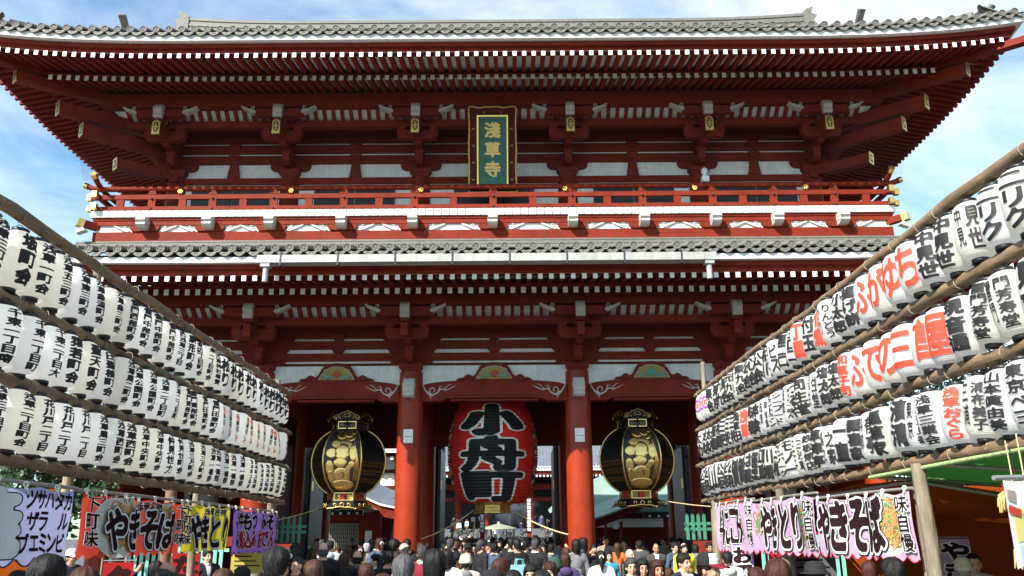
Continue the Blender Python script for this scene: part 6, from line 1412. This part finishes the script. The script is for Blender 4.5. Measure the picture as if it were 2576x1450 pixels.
# ================================================================ beyond the gate: main hall
ROOFB=mat('blue_grey_tile',(.11,.125,.15),.5,0,.2,1.5,.1,10,.3)
HL=thing('main_hall','great temple hall with blue grey tiled roof at the far end','hall',(0,101,0))
def hsheet(b,x0,x1,ys,zs,pitch=.36,amp=.07):
    n=int((x1-x0)/pitch)*6
    xs=[x0+(x1-x0)*i/n for i in range(n+1)]; o=[[(x,y,z+amp*abs(math.sin(math.pi*(x-x0)/pitch))) for x in xs] for y,z in zip(ys,zs)]
    b.rings(o,0,True,False)
hr=obj('roof',M1(lambda b:hsheet(b,-19,19,np.linspace(95.5,113,9),[9.2+ (y-95.5)*.62+(y-95.5)**2*.022 for y in np.linspace(95.5,113,9)]),ROOFB),HL)
obj('eave_tiles',M1(lambda b:[b.tube([(x,95.42,9.22),(x,95.6,9.25)],.09,8) for x in np.arange(-19+.18,19,.36)],ROOFB),hr)['kind']='stuff'
obj('white_eave_board',M1(lambda b:b.box(-19,19,95.7,95.9,8.75,9.08),WHITE),HL)
obj('eave_beam',M1(lambda b:b.box(-19,19,96.0,96.3,8.35,8.74),RED),HL)
re=M1(lambda b:(b.box(-.10,.10,96.1,98.5,8.08,8.32,0),b.box(-.10,.10,96.08,96.099,8.08,8.32,1)),[RED,WHITE])
for x in np.arange(-12,12.1,.42): obj('rafter',re,HL,(x,0,0))
obj('soffit',M1(lambda b:b.box(-19,19,96.2,103,8.34,8.36),REDD),HL)
for z0,z1 in((6.9,7.5),(5.6,6.0)): obj('lintel',M1(lambda b:b.box(-17,17,100.6,101.0,z0,z1),RED),HL)
obj('interior_wall',M1(lambda b:b.box(-18,18,106,106.2,2,9),BLK),HL); obj('interior_ceiling',M1(lambda b:b.box(-18,18,101,106,7.6,7.7),BLK),HL)
for x in(-14,-10,-6,-2.6,2.6,6,10,14): obj('column',M1(lambda b:b.lathe([(.38,2.5),(.38,8.3)],14,(x,100.8,0)),RED),HL)
obj('platform',M1(lambda b:b.box(-20,20,100.2,112,0,2.5),STONE),HL)
ns=14; STEP=mat('step_stone',(.105,.11,.115),.85,0,.2,2.)
for k in range(ns): obj('step',M1(lambda b:b.box(-11,11,95+k*.37,100.21,k*2.5/ns+.003,(k+1)*2.5/ns),STEP),HL)
for x in(-4,0,4): obj('stair_rail',M1(lambda b:(b.tube([(x,95,.9),(x,100.2,3.4)],.05,6),[b.tube([(x,95+q*5.2,q*2.5),(x,95+q*5.2,.9+q*2.5)],.04,6) for q in(0,.33,.66,1)]),BRASS),HL)

crowd(30,lambda q:(q.uniform(-8.5,8.5),q.uniform(95.4,99.8)),'on the hall steps','crowd on the hall steps',.3,lambda x,y:(int((y-95)/.37)+1)*2.5/ns,21,['black','black','navy','grey','white','cream','blue','brown'])
crowd(22,lambda q:(q.uniform(-9,9),q.uniform(100.5,104.5)),'on the hall platform','crowd on the hall platform',.3,2.5,22,['black','black','navy','grey','white','blue','brown'])
# incense burner with canopy
IB=thing('incense_burner','bronze incense burner under a pale round canopy roof before the hall','burner',(-.95,85,0))
BRZ=mat('dark_bronze',(.09,.085,.06),.5,.5,.25,6.); CANO=mat('weathered_copper_roof',(.22,.235,.17),.6,0,.2,3.)
lobj('canopy_roof',M1(lambda b:b.lathe([(1.98,2.33),(2.0,2.38),(1.4,2.56),(.7,2.74),(.2,2.86),(.14,2.9),(.16,3.02),(.02,3.12)],32),CANO),IB)
lobj('bowl',M1(lambda b:b.lathe([(.35,.35),(.5,.4),(.95,.75),(1.05,1.05),(1.1,1.1),(1.1,1.18),(.9,1.18),(.85,1.0)],28),BRZ),IB); lobj('plinth',M1(lambda b:b.lathe([(1.0,0),(1.0,.2),(.7,.25),(.6,.36)],8),STONE),IB)
for a in range(6): lobj('canopy_post',M1(lambda b:b.lathe([(.06,0),(.06,2.36)],8,(1.5*math.cos(a*math.pi/3),1.5*math.sin(a*math.pi/3),0)),BRZ),IB)
SM=bpy.data.materials.new('incense_smoke'); SM.use_nodes=True; t=SM.node_tree; t.nodes.clear(); o=t.nodes.new('ShaderNodeOutputMaterial'); pv=t.nodes.new('ShaderNodeVolumePrincipled'); pv.inputs['Color'].default_value=(.72,.80,.95,1); tc=t.nodes.new('ShaderNodeTexCoord'); nz=t.nodes.new('ShaderNodeTexNoise'); nz.inputs['Scale'].default_value=.9; nz.inputs['Detail'].default_value=4
mr=t.nodes.new('ShaderNodeMapRange'); mr.inputs['From Min'].default_value=.45; mr.inputs['From Max'].default_value=.8; mr.inputs['To Max'].default_value=.45
t.links.new(tc.outputs['Object'],nz.inputs['Vector']); t.links.new(nz.outputs['Fac'],mr.inputs['Value']); gm=t.nodes.new('ShaderNodeMapping'); gm.inputs['Scale'].default_value=(1/3.4,1/1.6,1/1.7); gr=t.nodes.new('ShaderNodeTexGradient'); gr.gradient_type='SPHERICAL'; t.links.new(tc.outputs['Object'],gm.inputs['Vector']); t.links.new(gm.outputs['Vector'],gr.inputs['Vector']); ml=t.nodes.new('ShaderNodeMath'); ml.operation='MULTIPLY'; t.links.new(gr.outputs['Fac'],ml.inputs[0]); t.links.new(mr.outputs['Result'],ml.inputs[1]); t.links.new(ml.outputs[0],pv.inputs['Density']); t.links.new(pv.outputs['Volume'],o.inputs['Volume'])
tag(obj('smoke',M1(lambda b:b.ell((0,0,0),(3.4,1.6,1.7),20,12),SM),None,(.3,87.2,4.2)),'pale blue incense smoke drifting above the burner',None,kind='stuff')
# vertical tablets on red posts
MAR=mat('maroon_board',(.06,.012,.018),.6)
for x,z0,z1,tx,l in((-1.66,1.95,3.48,'小聖天補陀山','shorter maroon name board on a red post left of the burner'),(1.58,1.98,4.27,'清浄観世音菩薩示現','taller maroon name board on a red post right of the burner')):
    T=thing('name_board',l,'sign',(x,60,0)); lobj('post',M1(lambda b:b.box(-.15,.15,.04,.2,0,z1-.1),RED),T); lobj('board',M1(lambda b:b.box(-.20,.20,-.04,.039,z0,z1),MAR),T)
    lobj('white_lettering',M1(lambda b:flat_text(b,tx,-.15,z0+.05,.3,z1-z0-.1,lambda px,pz:(px,-.045,pz),.03,16,0,True,1.2),WHITE),T)
# ================================================================ left court building
def tiles_sheet(b,P,n,amp,m=0):
    pass
LBD=thing('court_office','red office building with grey canopy and sweeping blue roof, left court','building',(-8,46,0))
WIN=mat('dark_glass',(.02,.022,.025),.15)
def L(nm,fn,ms,par=LBD): return obj(nm,M1(fn,ms,nm),par)
L('wall',lambda b:b.box(-13,-6.0,46,46.3,0,3.0),RED); L('upper_wall',lambda b:b.box(-13,-4.6,54,54.3,0,8.6),RED)
for z0,z1 in((4.75,6.6),): L('plaster_panel',lambda b:b.box(-12.8,-4.7,53.9,53.999,z0,z1),PLAS)
for x in(-11,-9.6,-8.2,-6.8,-5.6): L('wall_post',lambda b:b.box(x-.16,x+.16,53.7,53.899,3.,6.9),REDD)
for z in(4.6,5.6,6.6): L('wall_rail',lambda b:b.box(-12.8,-4.7,53.72,53.88,z,z+.22),REDD)
L('white_rail',lambda b:b.box(-12.8,-4.7,53.4,53.7,4.15,4.45),WHITE)
ur=L('upper_roof',lambda b:hsheet(b,-14,-3.9,[52.4,56.,60.],[7.1,9.2,12.4],.34,.06),ROOFB); L('white_eave_board',lambda b:b.box(-14,-3.9,52.5,52.7,6.75,6.98),WHITE)
for x in np.arange(-13.8,-4,.45): L('rafter_end',lambda b:b.box(x-.1,x+.1,52.8,53.1,6.35,6.55),WHITE)
def sweep(b):
    P=[(-9.5,5.0),(-8.6,4.75),(-7.8,4.35),(-7.0,3.85),(-6.2,3.5),(-5.2,3.3)]
    rs=[[(x,43.5,z-.05),(x,47.5,z+.75),(x,47.5,z+.65),(x,43.5,z-.13)] for x,z in P]; b.rings(rs,0,False)
sw=L('sweeping_roof',sweep,ROOFB)
L('sweeping_eave',lambda b:b.rings([[(x,43.45,z-.14),(x,43.6,z-.14),(x,43.6,z-.24),(x,43.45,z-.24)] for x,z in[(-9.5,5.0),(-8.6,4.75),(-7.8,4.35),(-7.0,3.85),(-6.2,3.5),(-5.2,3.3)]],0,False),WHITE)
L('sweeping_fascia',lambda b:b.rings([[(x,43.6,z-.25),(x,43.8,z-.25),(x,43.8,z-.75),(x,43.6,z-.75)] for x,z in[(-9.5,5.0),(-8.6,4.75),(-7.8,4.35),(-7.0,3.85),(-6.2,3.5),(-5.2,3.3)]],0,False),RED)
L('canopy',lambda b:b.prism([(-10.,3.3),(-6.9,3.3),(-6.3,3.05),(-6.5,2.98),(-10.,2.98)][::-1],'y',40.,45.9),mat('grey_green_canopy',(.28,.29,.24),.6,0,.15,2.))
L('canopy_beam',lambda b:b.box(-10,-6.5,40.2,40.4,2.72,2.97),BLK)
for x in np.arange(-9.8,-6.5,.38): L('rafter_end',lambda b:b.box(x-.05,x+.05,40.1,40.19,2.76,2.86),WHITE)
L('lattice_window',lambda b:(b.box(-9.6,-7.6,45.8,45.9,1.0,2.4,0),[b.box(-9.6+.1*i,-9.56+.1*i,45.74,45.8,1.0,2.4,1) for i in range(20)],[b.box(-9.6,-7.6,45.72,45.74,1.0+.2*i,1.03+.2*i,1) for i in range(8)]),[WIN,mat('lattice_grey',(.25,.24,.2),.7)])
L('counter_ledge',lambda b:b.box(-9.7,-7.5,45.4,45.8,.85,.98),LOGP)
L('red_pillar',lambda b:b.box(-7.45,-6.35,44.6,45.2,0,2.9),RED); L('dark_doorway',lambda b:b.box(-6.3,-4.7,46.5,46.6,0,2.8),BLK); L('red_pillar',lambda b:b.box(-5.0,-4.6,44.6,45.2,0,3.),RED)
L('notice_sheet',lambda b:b.box(-7.1,-6.75,44.55,44.59,1.45,2.05),WHITE)
for k in range(4): L('leaning_board',lambda b:b.add([(-6.1+k*.36,46.3,1.2),(-5.85+k*.36,46.3,1.2),(-5.7+k*.36,46.45,2.4),(-5.95+k*.36,46.45,2.4),(-6.1+k*.36,46.34,1.2),(-5.85+k*.36,46.34,1.2),(-5.7+k*.36,46.49,2.4),(-5.95+k*.36,46.49,2.4)],[(0,1,2,3),(7,6,5,4),(0,4,5,1),(1,5,6,2),(2,6,7,3),(3,7,4,0)]),mat('grey_board',(.22,.23,.22),.5))
# ================================================================ right court pavilion
RBD=thing('court_pavilion','pavilion with pale green copper roof and round finial, right court','pavilion',(7.2,48,0))
COPR=mat('verdigris_copper',(.18,.28,.23),.6,0,.14,1.4,.15,8,.3)
def Q(nm,fn,ms,par=RBD): return obj(nm,M1(fn,ms,nm),par)
def pyr(b):
    cx,cy=6.9,49.; rs=[]
    for u in np.linspace(0,1,9):
        r=.45+3.3*(1-u)**1.0+.5*(1-u)**2; z=3.25+2.05*u**.72-.25*(1-u)**3
        ring=[]
        for k in range(4):
            a=[(-1,-1),(1,-1),(1,1),(-1,1)][k]; a2=[(-1,-1),(1,-1),(1,1),(-1,1)][(k+1)%4]
            for j in range(8): t=j/8; e=.28*(abs(2*t-1)**3)*(1-u); ring.append((cx+r*(a[0]*(1-t)+a2[0]*t),cy+r*(a[1]*(1-t)+a2[1]*t),z+e))
        rs.append(ring)
    b.rings(rs,0,False)
pr_=Q('copper_roof',pyr,COPR)
Q('finial',lambda b:b.lathe([(.62,5.2),(.62,5.32),(.5,5.34),(.5,5.5),(.58,5.52),(.58,5.58),(.2,5.62),(.17,5.8),(.30,5.92),(.34,6.05),(.30,6.18),(.15,6.27),(.02,6.36)],20,(6.9,49,0)),COPR)
Q('roof_edge',lambda b:[b.bar((6.9+sx*3.9,49+sy*3.9,3.2),(6.9+sx2*3.9,49+sy2*3.9,3.2),.12,.14) for sx,sy,sx2,sy2 in((-1,-1,1,-1),(-1,-1,-1,1),(1,-1,1,1))],WHITE)
Q('red_fascia',lambda b:[b.bar((6.9+sx*3.7,49+sy*3.7,3.0),(6.9+sx2*3.7,49+sy2*3.7,3.0),.12,.3) for sx,sy,sx2,sy2 in((-1,-1,1,-1),(-1,-1,-1,1),(1,-1,1,1))],RED)
for sx in(-1,1):
    for sy in(-1,1): Q('column',lambda b:b.lathe([(.17,0),(.17,3.1)],12,(6.9+sx*2.7,49+sy*2.7,0)),RED)
def rsweep(b):
    P=[(4.0,2.5),(4.8,2.72),(5.6,3.0),(6.4,3.35),(7.2,3.7)]
    b.rings([[(x,41,z-.05),(x,44,z+.55),(x,44,z+.45),(x,41,z-.13)] for x,z in P],0,False)
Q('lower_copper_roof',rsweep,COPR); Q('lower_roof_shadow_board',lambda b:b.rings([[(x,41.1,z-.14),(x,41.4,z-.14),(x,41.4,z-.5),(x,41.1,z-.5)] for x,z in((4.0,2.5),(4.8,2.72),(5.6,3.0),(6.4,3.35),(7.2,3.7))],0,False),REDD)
Q('far_canopy',lambda b:b.prism([(6.7,2.95),(7.2,3.2),(11,3.2),(11,2.85),(6.9,2.85)][::-1],'y',43,47),mat('teal_canopy',(.10,.20,.19),.6)); Q('canopy_beam',lambda b:b.box(7,11,43.2,43.4,2.55,2.849),BLK)
for x in np.arange(7.3,11,.45): Q('rafter_end',lambda b:b.box(x-.05,x+.05,43.1,43.19,2.6,2.7),WHITE)
Q('back_wall',lambda b:b.box(4.2,12,53.2,53.4,0,3.0),REDD); Q('white_panel',lambda b:b.box(4.4,11.8,53.1,53.199,2.2,2.7),PLAS)
for x in(4.4,5.2,6.0): Q('red_stall_frame',lambda b:(b.box(x-.06,x+.06,44.2,44.35,0,2.4)),RED)
Q('stall_shelf',lambda b:b.box(4.2,6.2,44.0,44.5,1.0,1.1),RED)
Q('notice_sheet',lambda b:b.box(5.55,5.8,44.0,44.02,2.05,2.35),WHITE); 
# ================================================================ guardian statues in the side chambers
SW=mat('weathered_statue_wood',(.17,.13,.09),.8,0,.35,5.,.5,20)
for s in(-1,1):
    o=bpy.data.objects.new('guardian_statue',BODY['up']); COL.objects.link(o); o.location=(s*8.5,25.2,.9); o.scale=(2.1,2.1,2.1); o.rotation_euler=(0,0,-s*.3)
    for sl in o.material_slots: sl.link='OBJECT'; sl.material=SW
    tag(o,'carved wooden guardian statue standing in the %s side chamber'%('left' if s<0 else 'right'),'statue')
    c=lobj('topknot',hair('bob',HAIR['black']),o); c.material_slots[0].link='OBJECT'; c.material_slots[0].material=SW
    r=lobj('swirling_scarf',M1(lambda b:b.tube([(.35*math.cos(t)*(1+.1*t/6),.18+.2*math.sin(t),1.0+.10*t) for t in np.linspace(-.5,6.6,26)],.045,8),SW),o)
    tag(obj('statue_plinth',M1(lambda b:b.lathe([(1.0,0),(1.0,.5),(.8,.6),(.8,.9)],8),STONE),None,(s*8.5,25.2,0)),'stone plinth under the %s guardian statue'%('left' if s<0 else 'right'),'plinth')
# ================================================================ trees
LEAF=mat('foliage',(.060,.10,.028),.6,0,.5,1.3,0,40,.3); LEAF2=mat('foliage_dark',(.035,.07,.022),.6,0,.5,1.3,0,40,.3); BARK=mat('bark',(.10,.075,.05),.9,0,.3,6.,.5,20)
def tree(x,y,h,r,seed,label,lm):
    q=np.random.default_rng(seed); T=thing('tree',label,'tree',(x,y,0),0,'trees beside the gate')
    b=MB(); b.tube([(0,0,0),(.05,.03,h*.3),(-.05,.05,h*.6),(.02,0,h*.85)],[.28,.22,.15,.06],9); limbs=[]
    for k in range(9):
        a=q.random()*6.28; z=h*(.35+.5*q.random()); e=Vector((r*.75*math.cos(a),r*.75*math.sin(a),z+h*.12)); b.tube([(0,0,z),e*.5+Vector((0,0,z*.5+.1)),e],[.09,.06,.02],6); limbs.append(e)
    lobj('trunk',b.mesh('trunk',BARK),T)
    n=4200; cl_=[]
    for k in range(34):
        v=q.normal(0,1,3); v/=np.linalg.norm(v); rr=q.random()**.4; cl_.append((v[0]*r*rr,v[1]*r*rr,h*.62+v[2]*h*.36*rr,.45+.5*q.random()))
    vs=[];fs=[]
    for i in range(n):
        c=cl_[q.integers(len(cl_))]; d=q.normal(0,1,3); d/=np.linalg.norm(d); p=np.array(c[:3])+d*c[3]*(.5+.5*q.random())*np.array([1,1,.75])
        u=q.normal(0,1,3); u/=np.linalg.norm(u); w=np.cross(u,q.normal(0,1,3)); w/=np.linalg.norm(w); s=.06+.07*q.random(); o=len(vs)
        vs+=[tuple(p-u*s),tuple(p+w*s*.5),tuple(p+u*s),tuple(p-w*s*.5)]; fs.append((o,o+1,o+2,o+3))
    me=bpy.data.meshes.new('crown'); me.from_pydata(vs,[],fs); me.materials.append(lm); lobj('crown',me,T)
tree(-16.,29,8.5,3.4,1,'leafy green tree left of the gate, nearest it',LEAF); tree(-21,33,9.5,3.8,2,'broad dark tree farther left beyond the gate',LEAF2); tree(-13.2,33,7,2.4,3,'small dark tree just behind the gate, left side',LEAF2)
tree(14.8,28,7.5,3.0,4,'leafy green tree right of the gate, nearest it',LEAF); tree(18.5,31,9,3.6,5,'broad dark tree farther right beyond the gate',LEAF2); tree(-11.5,22,4.6,1.7,6,'low dark tree beside the left front corner',LEAF2); tree(12.0,21.5,4.4,1.6,7,'low tree behind the right stall tarpaulin',LEAF)
bpy.data.objects.remove(_TO)
